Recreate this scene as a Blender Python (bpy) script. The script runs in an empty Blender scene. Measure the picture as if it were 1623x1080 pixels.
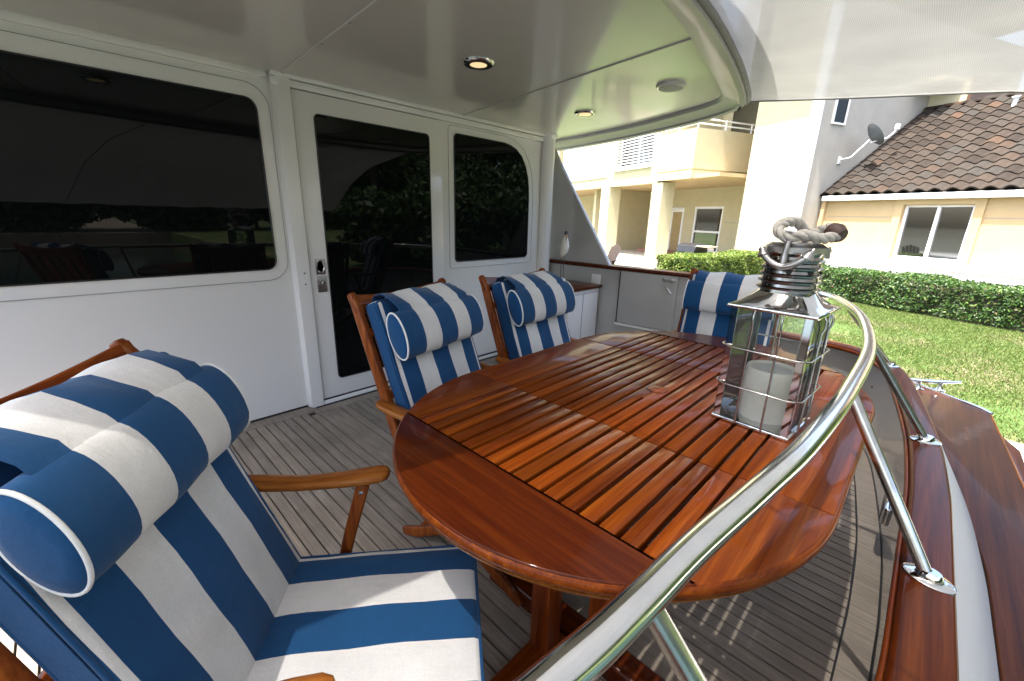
import bpy, bmesh, math, random
import numpy as np
from mathutils import Vector, Matrix
random.seed(7)
RNG = np.random.default_rng(11)
R = math.radians
scene = bpy.context.scene
COL = scene.collection

# ------------------------------------------------------------------ camera
cam_data = bpy.data.cameras.new('camera')
cam = bpy.data.objects.new('camera', cam_data)
COL.objects.link(cam)
cam_data.sensor_width = 36.0
cam_data.lens = 14.897
cam_data.clip_start = 0.03
cam_data.clip_end = 2000
right = Vector((0.6989, -0.7148, 0.0255))
down = Vector((-0.1845, -0.2146, -0.9591))
fwd = Vector((0.6911, 0.6656, -0.2819))
m = Matrix(((right.x, -down.x, -fwd.x), (right.y, -down.y, -fwd.y), (right.z, -down.z, -fwd.z)))
cam.matrix_world = Matrix.Translation((0, 0, 1.30)) @ m.to_4x4()
scene.camera = cam

# ------------------------------------------------------------------ light
SUN_DIR = Vector((0.31, -0.085, -1.0)).normalized()
world = bpy.data.worlds.new('World')
scene.world = world
world.use_nodes = True
wn = world.node_tree.nodes
sky = wn.new('ShaderNodeTexSky')
sky.sky_type = 'NISHITA'
sky.sun_disc = False
sky.sun_elevation = math.asin(-SUN_DIR.z)
sky.sun_rotation = math.atan2(-SUN_DIR.x, -SUN_DIR.y)
sky.dust_density = 5.0
sky.ozone_density = 0.6
wn['Background'].inputs['Strength'].default_value = 0.15
world.node_tree.links.new(sky.outputs[0], wn['Background'].inputs['Color'])
sun_data = bpy.data.lights.new('sun', 'SUN')
sun_data.energy = 3.6
sun_data.angle = R(0.53)
sun_data.color = (1.0, 0.96, 0.89)
sun = bpy.data.objects.new('sun', sun_data)
COL.objects.link(sun)
sun.rotation_euler = SUN_DIR.to_track_quat('-Z', 'Y').to_euler()
scene.view_settings.view_transform = 'Standard'
scene.view_settings.look = 'None'
scene.view_settings.gamma = 1.0
scene.view_settings.use_curve_mapping = False
scene.view_settings.exposure = 2.45

# ------------------------------------------------------------------ materials
def nodes_of(name):
    mt = bpy.data.materials.new(name)
    mt.use_nodes = True
    nt = mt.node_tree
    return mt, nt, nt.nodes['Principled BSDF']

def setp(b, **kw):
    for k, v in kw.items():
        b.inputs[k.replace('_', ' ')].default_value = v

def coords(nt, kind='Object', scale=(1, 1, 1)):
    tc = nt.nodes.new('ShaderNodeTexCoord')
    mp = nt.nodes.new('ShaderNodeMapping')
    mp.inputs['Scale'].default_value = scale
    nt.links.new(tc.outputs[kind], mp.inputs['Vector'])
    return mp

def noise(nt, vec, scale, detail=4, rough=0.55):
    n = nt.nodes.new('ShaderNodeTexNoise')
    n.inputs['Scale'].default_value = scale
    n.inputs['Detail'].default_value = detail
    n.inputs['Roughness'].default_value = rough
    if vec is not None:
        nt.links.new(vec, n.inputs['Vector'])
    return n

def ramp(nt, fac, stops):
    r = nt.nodes.new('ShaderNodeValToRGB')
    el = r.color_ramp.elements
    while len(el) < len(stops):
        el.new(0.5)
    for e, (p, c) in zip(el, stops):
        e.position = p
        e.color = (*c, 1)
    nt.links.new(fac, r.inputs['Fac'])
    return r

def bump(nt, b, h, strength, dist):
    bp = nt.nodes.new('ShaderNodeBump')
    bp.inputs['Strength'].default_value = strength
    bp.inputs['Distance'].default_value = dist
    nt.links.new(h, bp.inputs['Height'])
    nt.links.new(bp.outputs[0], b.inputs['Normal'])

def mixc(nt, fac, a, b_, mode='MIX'):
    mx = nt.nodes.new('ShaderNodeMix')
    mx.data_type = 'RGBA'
    mx.blend_type = mode
    for sock, v in ((0, fac), (6, a), (7, b_)):
        if isinstance(v, (int, float)):
            mx.inputs[sock].default_value = v
        elif isinstance(v, tuple):
            mx.inputs[sock].default_value = (*v, 1)
        else:
            nt.links.new(v, mx.inputs[sock])
    return mx.outputs[2]

def plain(name, col, rough=0.5, var=0.08, scale=6, metal=0.0, coat=0.0, bmp=0.0, bscale=200):
    mt, nt, b = nodes_of(name)
    v = coords(nt)
    n = noise(nt, v.outputs[0], scale)
    lo = tuple(c * (1 - var) for c in col)
    hi = tuple(min(1, c * (1 + var)) for c in col)
    r = ramp(nt, n.outputs['Fac'], [(0.3, lo), (0.7, hi)])
    nt.links.new(r.outputs[0], b.inputs['Base Color'])
    setp(b, Roughness=rough, Metallic=metal, Coat_Weight=coat, Coat_Roughness=0.06)
    if bmp:
        n2 = noise(nt, v.outputs[0], bscale, 3)
        bump(nt, b, n2.outputs['Fac'], bmp, 0.002)
    return mt

def varnish(name, dark, mid, light, axis=0, rough=0.22, coat=0.9, rnd=0.55, coat_rough=0.07):
    """varnished wood: grain streaks along an axis, piece to piece variation"""
    mt, nt, b = nodes_of(name)
    sc = [42, 42, 42]
    sc[axis] = 1.5
    v = coords(nt, 'Object', tuple(sc))
    oi = nt.nodes.new('ShaderNodeObjectInfo')
    add = nt.nodes.new('ShaderNodeVectorMath')
    add.operation = 'MULTIPLY_ADD'
    nt.links.new(oi.outputs['Random'], add.inputs[0])
    add.inputs[1].default_value = (37, 53, 71)
    nt.links.new(v.outputs[0], add.inputs[2])
    n = noise(nt, add.outputs[0], 1.0, 6, 0.62)
    r = ramp(nt, n.outputs['Fac'], [(0.28, dark), (0.5, mid), (0.74, light)])
    sc2 = [170, 170, 170]
    sc2[axis] = 5
    v2 = coords(nt, 'Object', tuple(sc2))
    n2 = noise(nt, v2.outputs[0], 1.0, 3, 0.6)
    r2 = ramp(nt, n2.outputs['Fac'], [(0.35, (0.62, 0.55, 0.5)), (0.6, (1, 1, 1))])
    c1 = mixc(nt, 0.75, r.outputs[0], r2.outputs[0], 'MULTIPLY')
    rr = ramp(nt, oi.outputs['Random'], [(0.0, (1 - rnd, 1 - rnd, 1 - rnd)), (1.0, (1.25, 1.2, 1.15))])
    c2 = mixc(nt, 0.6, c1, rr.outputs[0], 'MULTIPLY')
    nt.links.new(c2, b.inputs['Base Color'])
    setp(b, Roughness=rough + 0.2, Coat_Weight=coat, Coat_Roughness=coat_rough, Coat_IOR=1.33, Specular_IOR_Level=0.08)
    v3 = coords(nt)
    n3 = noise(nt, v3.outputs[0], 14, 3)
    bp = nt.nodes.new('ShaderNodeBump')
    bp.inputs['Strength'].default_value = 0.12
    bp.inputs['Distance'].default_value = 0.004
    nt.links.new(n3.outputs['Fac'], bp.inputs['Height'])
    nt.links.new(bp.outputs[0], b.inputs['Coat Normal'])
    return mt

TABLE_X = varnish('table_varnish_x', (0.10, 0.015, 0.0012), (0.20, 0.039, 0.0025), (0.32, 0.082, 0.006), 0, coat=0.38)
TABLE_Y = varnish('table_varnish_y', (0.045, 0.006, 0.001), (0.082, 0.0125, 0.001), (0.145, 0.030, 0.0025), 1, coat=0.45)
TABLE_Z = varnish('table_varnish_z', (0.075, 0.013, 0.003), (0.17, 0.034, 0.006), (0.27, 0.07, 0.012), 2, coat=0.5)
CHAIR_X = varnish('chair_teak_x', (0.15, 0.04, 0.008), (0.33, 0.105, 0.017), (0.48, 0.19, 0.035), 0, rnd=0.3, coat=0.5)
CHAIR_Y = varnish('chair_teak_y', (0.085, 0.014, 0.003), (0.20, 0.042, 0.007), (0.31, 0.085, 0.014), 1, rnd=0.3, coat=0.5)
CHAIR_Z = varnish('chair_teak_z', (0.10, 0.02, 0.004), (0.23, 0.056, 0.009), (0.35, 0.105, 0.018), 2, rnd=0.3, coat=0.5)
CAPWOOD = varnish('cap_rail_varnish', (0.035, 0.006, 0.0012), (0.07, 0.014, 0.002), (0.115, 0.028, 0.004), 0, rough=0.15, coat=0.3, rnd=0.2, coat_rough=0.05)
PLATWOOD = varnish('platform_varnish', (0.024, 0.006, 0.0013), (0.045, 0.012, 0.0025), (0.07, 0.021, 0.0045), 0, rough=0.2, coat=0.14, rnd=0.1, coat_rough=0.06)

GEL = plain('white_gelcoat', (0.79, 0.775, 0.745), 0.2, 0.025, 1.5, coat=0.5)
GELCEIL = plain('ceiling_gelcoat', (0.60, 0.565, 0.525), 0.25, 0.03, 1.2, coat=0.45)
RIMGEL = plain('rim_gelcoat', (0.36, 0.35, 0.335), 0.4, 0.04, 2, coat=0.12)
RAILSTEEL = plain('satin_rail_steel', (0.76, 0.74, 0.70), 0.15, 0.05, 30, metal=1.0)
DARKNICKEL = plain('dark_nickel', (0.30, 0.29, 0.275), 0.16, 0.25, 50, metal=1.0)
GELGREY = plain('grey_gelcoat', (0.43, 0.42, 0.40), 0.16, 0.05, 2.5, coat=0.8)
GROOVE = plain('groove_shadow_line', (0.25, 0.25, 0.25), 0.6)
CAULK = plain('black_caulk', (0.012, 0.012, 0.013), 0.6)
STEEL = plain('stainless_steel', (0.66, 0.66, 0.65), 0.06, 0.04, 20, metal=1.0)
STEELB = plain('brushed_steel', (0.55, 0.54, 0.52), 0.2, 0.15, 40, metal=1.0)
OLDNICKEL = plain('worn_nickel', (0.42, 0.41, 0.40), 0.35, 0.25, 60, metal=1.0, bmp=0.4, bscale=150)
BLACKPL = plain('black_plastic', (0.02, 0.02, 0.022), 0.35)
WHITEPL = plain('white_plastic', (0.75, 0.75, 0.74), 0.35)

def glass_dark():
    mt, nt, b = nodes_of('tinted_glass')
    v = coords(nt)
    n = noise(nt, v.outputs[0], 1.3, 2)
    r = ramp(nt, n.outputs['Fac'], [(0.3, (0.002, 0.003, 0.003)), (0.7, (0.004, 0.005, 0.005))])
    nt.links.new(r.outputs[0], b.inputs['Base Color'])
    setp(b, Roughness=0.015, IOR=1.28)
    bump(nt, b, n.outputs['Fac'], 0.02, 0.01)
    return mt
DARKGLASS = glass_dark()

def clear_glass():
    mt, nt, b = nodes_of('clear_glass')
    for nd in list(nt.nodes):
        if nd.type == 'BSDF_PRINCIPLED':
            nt.nodes.remove(nd)
    tr = nt.nodes.new('ShaderNodeBsdfTransparent')
    tr.inputs[0].default_value = (0.97, 0.98, 0.975, 1)
    gl = nt.nodes.new('ShaderNodeBsdfGlossy')
    gl.inputs['Roughness'].default_value = 0.02
    v = coords(nt)
    n = noise(nt, v.outputs[0], 25, 3)
    df = nt.nodes.new('ShaderNodeBsdfDiffuse')
    df.inputs[0].default_value = (0.5, 0.5, 0.48, 1)
    fr = nt.nodes.new('ShaderNodeFresnel')
    fr.inputs[0].default_value = 1.5
    mx = nt.nodes.new('ShaderNodeMixShader')
    nt.links.new(fr.outputs[0], mx.inputs[0])
    nt.links.new(tr.outputs[0], mx.inputs[1])
    nt.links.new(gl.outputs[0], mx.inputs[2])
    mth = nt.nodes.new('ShaderNodeMath')
    mth.operation = 'MULTIPLY'
    mth.inputs[1].default_value = 0.05
    nt.links.new(n.outputs['Fac'], mth.inputs[0])
    mx2 = nt.nodes.new('ShaderNodeMixShader')
    nt.links.new(mth.outputs[0], mx2.inputs[0])
    nt.links.new(mx.outputs[0], mx2.inputs[1])
    nt.links.new(df.outputs[0], mx2.inputs[2])
    nt.links.new(mx2.outputs[0], nt.nodes['Material Output'].inputs['Surface'])
    return mt
CLEARGLASS = clear_glass()

def teak_deck():
    mt, nt, b = nodes_of('weathered_teak_deck')
    v = coords(nt, 'Object', (120, 4, 120))
    n = noise(nt, v.outputs[0], 1.0, 6, 0.7)
    r = ramp(nt, n.outputs['Fac'], [(0.25, (0.165, 0.138, 0.110)), (0.5, (0.27, 0.23, 0.188)), (0.75, (0.385, 0.332, 0.272))])
    v2 = coords(nt)
    n2 = noise(nt, v2.outputs[0], 5, 5, 0.6)
    r2 = ramp(nt, n2.outputs['Fac'], [(0.3, (0.72, 0.7, 0.68)), (0.65, (1.05, 1.05, 1.05))])
    c = mixc(nt, 0.8, r.outputs[0], r2.outputs[0], 'MULTIPLY')
    oi = nt.nodes.new('ShaderNodeObjectInfo')
    rr = ramp(nt, oi.outputs['Random'], [(0, (0.78, 0.78, 0.78)), (1, (1.12, 1.1, 1.06))])
    c = mixc(nt, 0.8, c, rr.outputs[0], 'MULTIPLY')
    nt.links.new(c, b.inputs['Base Color'])
    setp(b, Roughness=0.75, Specular_IOR_Level=0.25)
    bump(nt, b, n.outputs['Fac'], 0.5, 0.0015)
    return mt
TEAK = teak_deck()

BLUE = (0.007, 0.064, 0.175)
WHITE = (0.72, 0.70, 0.675)

def fabric(name, striped, tape=True):
    mt, nt, b = nodes_of(name)
    tc = nt.nodes.new('ShaderNodeTexCoord')
    sep = nt.nodes.new('ShaderNodeSeparateXYZ')
    nt.links.new(tc.outputs['Object'], sep.inputs[0])
    n1 = noise(nt, tc.outputs['Object'], 260, 3, 0.7)
    n2 = noise(nt, tc.outputs['Object'], 7, 4, 0.6)
    if striped:
        ab = nt.nodes.new('ShaderNodeMath')
        ab.operation = 'ABSOLUTE'
        nt.links.new(sep.outputs['Y'], ab.inputs[0])
        sc = nt.nodes.new('ShaderNodeMath')
        sc.operation = 'MULTIPLY'
        sc.inputs[1].default_value = 2.0
        nt.links.new(ab.outputs[0], sc.inputs[0])
        stops = [(0.0, BLUE), (0.094, WHITE), (0.272, BLUE)]
        if tape:
            stops += [(0.418, WHITE), (0.447, BLUE)]
        r = ramp(nt, sc.outputs[0], stops)
        r.color_ramp.interpolation = 'CONSTANT'
        base = r.outputs[0]
    else:
        rgb = nt.nodes.new('ShaderNodeRGB')
        rgb.outputs[0].default_value = (*BLUE, 1)
        base = rgb.outputs[0]
    t1 = ramp(nt, n1.outputs['Fac'], [(0.3, (0.89, 0.89, 0.9)), (0.7, (1.05, 1.05, 1.05))])
    t2 = ramp(nt, n2.outputs['Fac'], [(0.3, (0.86, 0.87, 0.88)), (0.7, (1.06, 1.06, 1.06))])
    c = mixc(nt, 0.8, base, t1.outputs[0], 'MULTIPLY')
    c = mixc(nt, 0.8, c, t2.outputs[0], 'MULTIPLY')
    nt.links.new(c, b.inputs['Base Color'])
    setp(b, Roughness=0.85, Specular_IOR_Level=0.2, Sheen_Weight=0.15)
    mx = nt.nodes.new('ShaderNodeMath')
    mx.operation = 'MULTIPLY_ADD'
    nt.links.new(n2.outputs['Fac'], mx.inputs[0])
    mx.inputs[1].default_value = 9.0
    nt.links.new(n1.outputs['Fac'], mx.inputs[2])
    v5 = coords(nt, 'Object', (9, 34, 9))
    n5 = noise(nt, v5.outputs[0], 1.0, 3, 0.5)
    mx2 = nt.nodes.new('ShaderNodeMath')
    mx2.operation = 'MULTIPLY_ADD'
    nt.links.new(n5.outputs['Fac'], mx2.inputs[0])
    mx2.inputs[1].default_value = 5.0
    nt.links.new(mx.outputs[0], mx2.inputs[2])
    bump(nt, b, mx2.outputs[0], 0.4, 0.0012)
    return mt
STRIPES = fabric('striped_canvas', True)
STRIPES_PILLOW = fabric('striped_pillow_canvas', True, False)
BLUEFAB = fabric('blue_canvas', False)
PIPING = plain('white_piping', (0.78, 0.77, 0.75), 0.8, 0.05, 60)

def awning_mat():
    mt, nt, b = nodes_of('awning_mesh_fabric')
    nt.nodes.remove(b)
    v = coords(nt)
    w1 = nt.nodes.new('ShaderNodeTexWave')
    w1.inputs['Scale'].default_value = 60
    w1.bands_direction = 'X'
    w2 = nt.nodes.new('ShaderNodeTexWave')
    w2.inputs['Scale'].default_value = 60
    w2.bands_direction = 'Y'
    for w in (w1, w2):
        nt.links.new(v.outputs[0], w.inputs['Vector'])
        w.inputs['Distortion'].default_value = 0.6
    mul = nt.nodes.new('ShaderNodeMath')
    mul.operation = 'MULTIPLY'
    nt.links.new(w1.outputs['Fac'], mul.inputs[0])
    nt.links.new(w2.outputs['Fac'], mul.inputs[1])
    n = noise(nt, v.outputs[0], 3, 3)
    r = ramp(nt, n.outputs['Fac'], [(0.3, (0.48, 0.475, 0.455)), (0.7, (0.56, 0.555, 0.53))])
    df = nt.nodes.new('ShaderNodeBsdfDiffuse')
    tl = nt.nodes.new('ShaderNodeBsdfTranslucent')
    nt.links.new(r.outputs[0], df.inputs[0])
    nt.links.new(r.outputs[0], tl.inputs[0])
    m1 = nt.nodes.new('ShaderNodeMixShader')
    m1.inputs[0].default_value = 0.10
    nt.links.new(df.outputs[0], m1.inputs[1])
    nt.links.new(tl.outputs[0], m1.inputs[2])
    tr = nt.nodes.new('ShaderNodeBsdfTransparent')
    hole = nt.nodes.new('ShaderNodeMath')
    hole.operation = 'MULTIPLY_ADD'
    nt.links.new(mul.outputs[0], hole.inputs[0])
    hole.inputs[1].default_value = 0.40
    hole.inputs[2].default_value = 0.02
    m2 = nt.nodes.new('ShaderNodeMixShader')
    nt.links.new(hole.outputs[0], m2.inputs[0])
    nt.links.new(m1.outputs[0], m2.inputs[1])
    nt.links.new(tr.outputs[0], m2.inputs[2])
    nt.links.new(m2.outputs[0], nt.nodes['Material Output'].inputs['Surface'])
    return mt
AWNING = awning_mat()
AWNTRIM = plain('awning_binding', (0.26, 0.25, 0.235), 0.8, 0.1, 30, bmp=0.3)

def stucco(name, col, var=0.05):
    return plain(name, col, 0.9, var, 3, bmp=0.6, bscale=40)
CREAM = stucco('cream_stucco', (0.50, 0.45, 0.295))
PEACH = stucco('peach_stucco', (0.47, 0.345, 0.185))
PALE = stucco('pale_grey_stucco', (0.36, 0.335, 0.285))
TRIMW = plain('white_trim_paint', (0.78, 0.79, 0.80), 0.45, 0.04, 4)
FASCIA = plain('brown_fascia', (0.10, 0.05, 0.03), 0.6)
CURTAIN = plain('tan_curtain', (0.36, 0.27, 0.13), 0.8)
BRICK = plain('red_brick_step', (0.34, 0.17, 0.13), 0.9, 0.25, 12)
PAVING = plain('patio_paving', (0.46, 0.43, 0.38), 0.9, 0.15, 6)

def tile_mat():
    mt, nt, b = nodes_of('clay_roof_tile')
    oi = nt.nodes.new('ShaderNodeObjectInfo')
    ge = nt.nodes.new('ShaderNodeNewGeometry')
    ad = nt.nodes.new('ShaderNodeMath')
    ad.operation = 'ADD'
    nt.links.new(oi.outputs['Random'], ad.inputs[0])
    nt.links.new(ge.outputs['Random Per Island'], ad.inputs[1])
    fr = nt.nodes.new('ShaderNodeMath')
    fr.operation = 'FRACT'
    nt.links.new(ad.outputs[0], fr.inputs[0])
    r = ramp(nt, fr.outputs[0], [(0, (0.026, 0.021, 0.0175)), (0.3, (0.034, 0.027, 0.022)), (0.6, (0.043, 0.034, 0.0275)), (0.85, (0.037, 0.034, 0.030)), (0.96, (0.050, 0.036, 0.027)), (1, (0.068, 0.043, 0.029))])
    v = coords(nt)
    n = noise(nt, v.outputs[0], 9, 5, 0.65)
    r2 = ramp(nt, n.outputs['Fac'], [(0.3, (0.6, 0.6, 0.6)), (0.7, (1.15, 1.13, 1.1))])
    c = mixc(nt, 0.9, r.outputs[0], r2.outputs[0], 'MULTIPLY')
    nt.links.new(c, b.inputs['Base Color'])
    setp(b, Roughness=0.85, Specular_IOR_Level=0.1)
    return mt
TILE = tile_mat()

def leaf_mat(name, stops, rough=0.5):
    mt, nt, b = nodes_of(name)
    ge = nt.nodes.new('ShaderNodeNewGeometry')
    r = ramp(nt, ge.outputs['Random Per Island'], stops)
    nt.links.new(r.outputs[0], b.inputs['Base Color'])
    setp(b, Roughness=rough, Specular_IOR_Level=0.4)
    tl = nt.nodes.new('ShaderNodeBsdfTranslucent')
    nt.links.new(r.outputs[0], tl.inputs[0])
    mx = nt.nodes.new('ShaderNodeMixShader')
    mx.inputs[0].default_value = 0.3
    nt.links.new(b.outputs[0], mx.inputs[1])
    nt.links.new(tl.outputs[0], mx.inputs[2])
    nt.links.new(mx.outputs[0], nt.nodes['Material Output'].inputs['Surface'])
    return mt
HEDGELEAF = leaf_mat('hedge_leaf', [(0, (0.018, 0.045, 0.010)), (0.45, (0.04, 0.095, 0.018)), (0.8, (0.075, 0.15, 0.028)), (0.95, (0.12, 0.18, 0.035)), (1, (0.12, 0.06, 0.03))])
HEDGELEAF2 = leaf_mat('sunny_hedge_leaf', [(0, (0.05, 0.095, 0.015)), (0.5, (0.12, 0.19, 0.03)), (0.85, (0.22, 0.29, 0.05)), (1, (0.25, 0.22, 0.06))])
TREELEAF = leaf_mat('tree_leaf', [(0, (0.012, 0.032, 0.008)), (0.6, (0.035, 0.08, 0.018)), (1, (0.08, 0.13, 0.03))])
PALMLEAF = leaf_mat('palm_leaf', [(0, (0.02, 0.05, 0.012)), (0.6, (0.05, 0.10, 0.02)), (1, (0.10, 0.14, 0.04))])
GRASSBLADE = leaf_mat('grass_blade', [(0, (0.040, 0.073, 0.010)), (0.5, (0.082, 0.13, 0.02)), (0.86, (0.125, 0.165, 0.032)), (1, (0.19, 0.165, 0.07))], 0.6)
BARK = plain('bark', (0.10, 0.075, 0.055), 0.9, 0.3, 14, bmp=0.8, bscale=30)
TWIG = plain('hedge_twigs', (0.03, 0.028, 0.014), 0.9, 0.4, 20)

def lawn_mat():
    mt, nt, b = nodes_of('lawn_ground')
    v = coords(nt)
    n1 = noise(nt, v.outputs[0], 60, 4, 0.7)
    n2 = noise(nt, v.outputs[0], 0.9, 5, 0.6)
    g = ramp(nt, n1.outputs['Fac'], [(0.3, (0.03, 0.058, 0.008)), (0.7, (0.065, 0.115, 0.017))])
    d = ramp(nt, n1.outputs['Fac'], [(0.3, (0.12, 0.09, 0.055)), (0.7, (0.21, 0.17, 0.11))])
    f = ramp(nt, n2.outputs['Fac'], [(0.52, (0, 0, 0)), (0.66, (1, 1, 1))])
    c = mixc(nt, f.outputs[0], g.outputs[0], d.outputs[0])
    nt.links.new(c, b.inputs['Base Color'])
    setp(b, Roughness=0.95)
    return mt
LAWN = lawn_mat()
SOIL = plain('bare_soil', (0.20, 0.16, 0.12), 0.95, 0.3, 8)
DOCKW = plain('bleached_dock_timber', (0.46, 0.44, 0.41), 0.9, 0.2, 9, bmp=0.5, bscale=60)
CONC = plain('seawall_concrete', (0.42, 0.41, 0.38), 0.9, 0.15, 4)

def water_mat():
    mt, nt, b = nodes_of('canal_water')
    v = coords(nt)
    n = noise(nt, v.outputs[0], 1.6, 4)
    r = ramp(nt, n.outputs['Fac'], [(0.3, (0.012, 0.025, 0.022)), (0.7, (0.02, 0.038, 0.032))])
    nt.links.new(r.outputs[0], b.inputs['Base Color'])
    setp(b, Roughness=0.06, IOR=1.33)
    bump(nt, b, n.outputs['Fac'], 0.25, 0.1)
    return mt
WATER = water_mat()

def emit_mat(name, col, strength):
    mt, nt, b = nodes_of(name)
    setp(b, Emission_Strength=strength)
    b.inputs['Emission Color'].default_value = (*col, 1)
    v = coords(nt)
    n = noise(nt, v.outputs[0], 40)
    r = ramp(nt, n.outputs['Fac'], [(0.3, (0.7, 0.6, 0.45)), (0.7, (0.8, 0.7, 0.55))])
    nt.links.new(r.outputs[0], b.inputs['Base Color'])
    return mt
LAMP = emit_mat('warm_lamp_lens', (1.0, 0.70, 0.34), 0.17)
WAX = plain('candle_wax', (0.90, 0.86, 0.74), 0.4, 0.05, 20)
WAX.node_tree.nodes['Principled BSDF'].inputs['Subsurface Weight'].default_value = 0.3
WAX.node_tree.nodes['Principled BSDF'].inputs['Subsurface Radius'].default_value = (0.02, 0.02, 0.015)
ROPE = plain('old_rope', (0.46, 0.43, 0.385), 0.9, 0.22, 60, bmp=0.8, bscale=300)
LEATHER = plain('brown_leather_whipping', (0.055, 0.028, 0.02), 0.6, 0.3, 40)
BIRDW = plain('painted_wood_white', (0.72, 0.70, 0.62), 0.6, 0.08, 20)
BEAK = plain('orange_beak', (0.45, 0.2, 0.06), 0.5)
SPEAKERG = plain('speaker_grille', (0.35, 0.35, 0.34), 0.6, 0.1, 200)
WICKER = plain('weathered_brown_wood', (0.03, 0.017, 0.010), 0.7, 0.3, 20)

# ------------------------------------------------------------------ builders
def link(o, parent=None):
    COL.objects.link(o)
    if parent is not None:
        o.parent = parent
    return o

def mesh(name, verts, faces, mat, parent=None, smooth=False, angle=None):
    me = bpy.data.meshes.new(name)
    me.from_pydata([tuple(v) for v in verts], [], faces)
    me.materials.append(mat)
    if smooth:
        me.polygons.foreach_set('use_smooth', [True] * len(me.polygons))
        me.update()
        try:
            me.set_sharp_from_angle(angle=R(angle if angle else 40))
        except Exception:
            pass
    me.update()
    o = bpy.data.objects.new(name, me)
    return link(o, parent)

def from_bm(name, bm, mat, parent=None, smooth=True, angle=40):
    me = bpy.data.meshes.new(name)
    bmesh.ops.recalc_face_normals(bm, faces=bm.faces[:])
    bm.to_mesh(me)
    bm.free()
    me.materials.append(mat)
    if smooth:
        me.polygons.foreach_set('use_smooth', [True] * len(me.polygons))
        me.update()
        me.set_sharp_from_angle(angle=R(angle))
    o = bpy.data.objects.new(name, me)
    return link(o, parent)

def bm_box(bm, lo, hi, bev=0.0, seg=2, mtx=None):
    c = [(a + b) / 2 for a, b in zip(lo, hi)]
    s = [abs(b - a) for a, b in zip(lo, hi)]
    M = Matrix.Translation(c) @ Matrix.Diagonal((*s, 1))
    if mtx is not None:
        M = mtx @ M
    g = bmesh.ops.create_cube(bm, size=1.0, matrix=M)
    if bev > 0:
        ed = {e for v in g['verts'] for e in v.link_edges}
        bmesh.ops.bevel(bm, geom=list(ed), offset=bev, segments=seg, profile=0.5, affect='EDGES')

def box(name, lo, hi, mat, parent=None, bev=0.0, seg=2, mtx=None):
    bm = bmesh.new()
    bm_box(bm, lo, hi, bev, seg, mtx)
    return from_bm(name, bm, mat, parent)

def boxes(name, lst, mat, parent=None, bev=0.0, seg=2):
    bm = bmesh.new()
    for lo, hi in lst:
        bm_box(bm, lo, hi, bev, seg)
    return from_bm(name, bm, mat, parent)

def prism(name, poly, axis, a, b, mat, parent=None, bev=0.0, smooth=True):
    """polygon (2-D) extruded along an axis from a to b; poly coords are the other two axes in order"""
    bm = bmesh.new()
    def P(p, t):
        q = list(p)
        q.insert(axis, t)
        return q
    va = [bm.verts.new(P(p, a)) for p in poly]
    vb = [bm.verts.new(P(p, b)) for p in poly]
    n = len(poly)
    bm.faces.new(va)
    bm.faces.new(vb[::-1])
    for i in range(n):
        bm.faces.new((va[i], vb[i], vb[(i + 1) % n], va[(i + 1) % n]))
    if bev:
        bmesh.ops.recalc_face_normals(bm, faces=bm.faces[:])
        cap = [e for e in bm.edges if (e.verts[0] in va and e.verts[1] in va) or (e.verts[0] in vb and e.verts[1] in vb)]
        bmesh.ops.bevel(bm, geom=cap, offset=bev, segments=3, profile=0.5, affect='EDGES')
    return from_bm(name, bm, mat, parent, smooth)

def catmull(pts, n):
    P = [Vector(p) for p in pts]
    P = [P[0] * 2 - P[1]] + P + [P[-1] * 2 - P[-2]]
    out = []
    for i in range(1, len(P) - 2):
        for k in range(n):
            t = k / n
            a, b, c, d = P[i - 1], P[i], P[i + 1], P[i + 2]
            out.append(0.5 * ((2 * b) + (c - a) * t + (2 * a - 5 * b + 4 * c - d) * t * t + (3 * b - a - 3 * c + d) * t ** 3))
    out.append(P[-2])
    return out

def tube_into(V, F, pts, rad, seg=12, cap=True):
    pts = [Vector(p) for p in pts]
    n = len(pts)
    rr = rad if isinstance(rad, (list, tuple)) else [rad] * n
    t0 = (pts[1] - pts[0]).normalized()
    up = Vector((0, 0, 1)) if abs(t0.z) < 0.9 else Vector((1, 0, 0))
    nv = t0.cross(up).normalized()
    base = len(V)
    for i, p in enumerate(pts):
        t = (pts[min(i + 1, n - 1)] - pts[max(i - 1, 0)]).normalized()
        nv = (nv - t * nv.dot(t)).normalized()
        bv = t.cross(nv)
        for k in range(seg):
            a = 2 * math.pi * k / seg
            V.append(p + (nv * math.cos(a) + bv * math.sin(a)) * rr[i])
    for i in range(n - 1):
        for k in range(seg):
            a = base + i * seg + k
            b = base + i * seg + (k + 1) % seg
            F.append((a, b, b + seg, a + seg))
    if cap:
        F.append(tuple(base + k for k in range(seg))[::-1])
        F.append(tuple(base + (n - 1) * seg + k for k in range(seg)))

def tube(name, pts, rad, mat, parent=None, seg=12):
    V, F = [], []
    tube_into(V, F, pts, rad, seg)
    return mesh(name, V, F, mat, parent, True, 60)

def tubes(name, lst, mat, parent=None, seg=10):
    V, F = [], []
    for pts, rad in lst:
        tube_into(V, F, pts, rad, seg)
    return mesh(name, V, F, mat, parent, True, 60)

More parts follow.
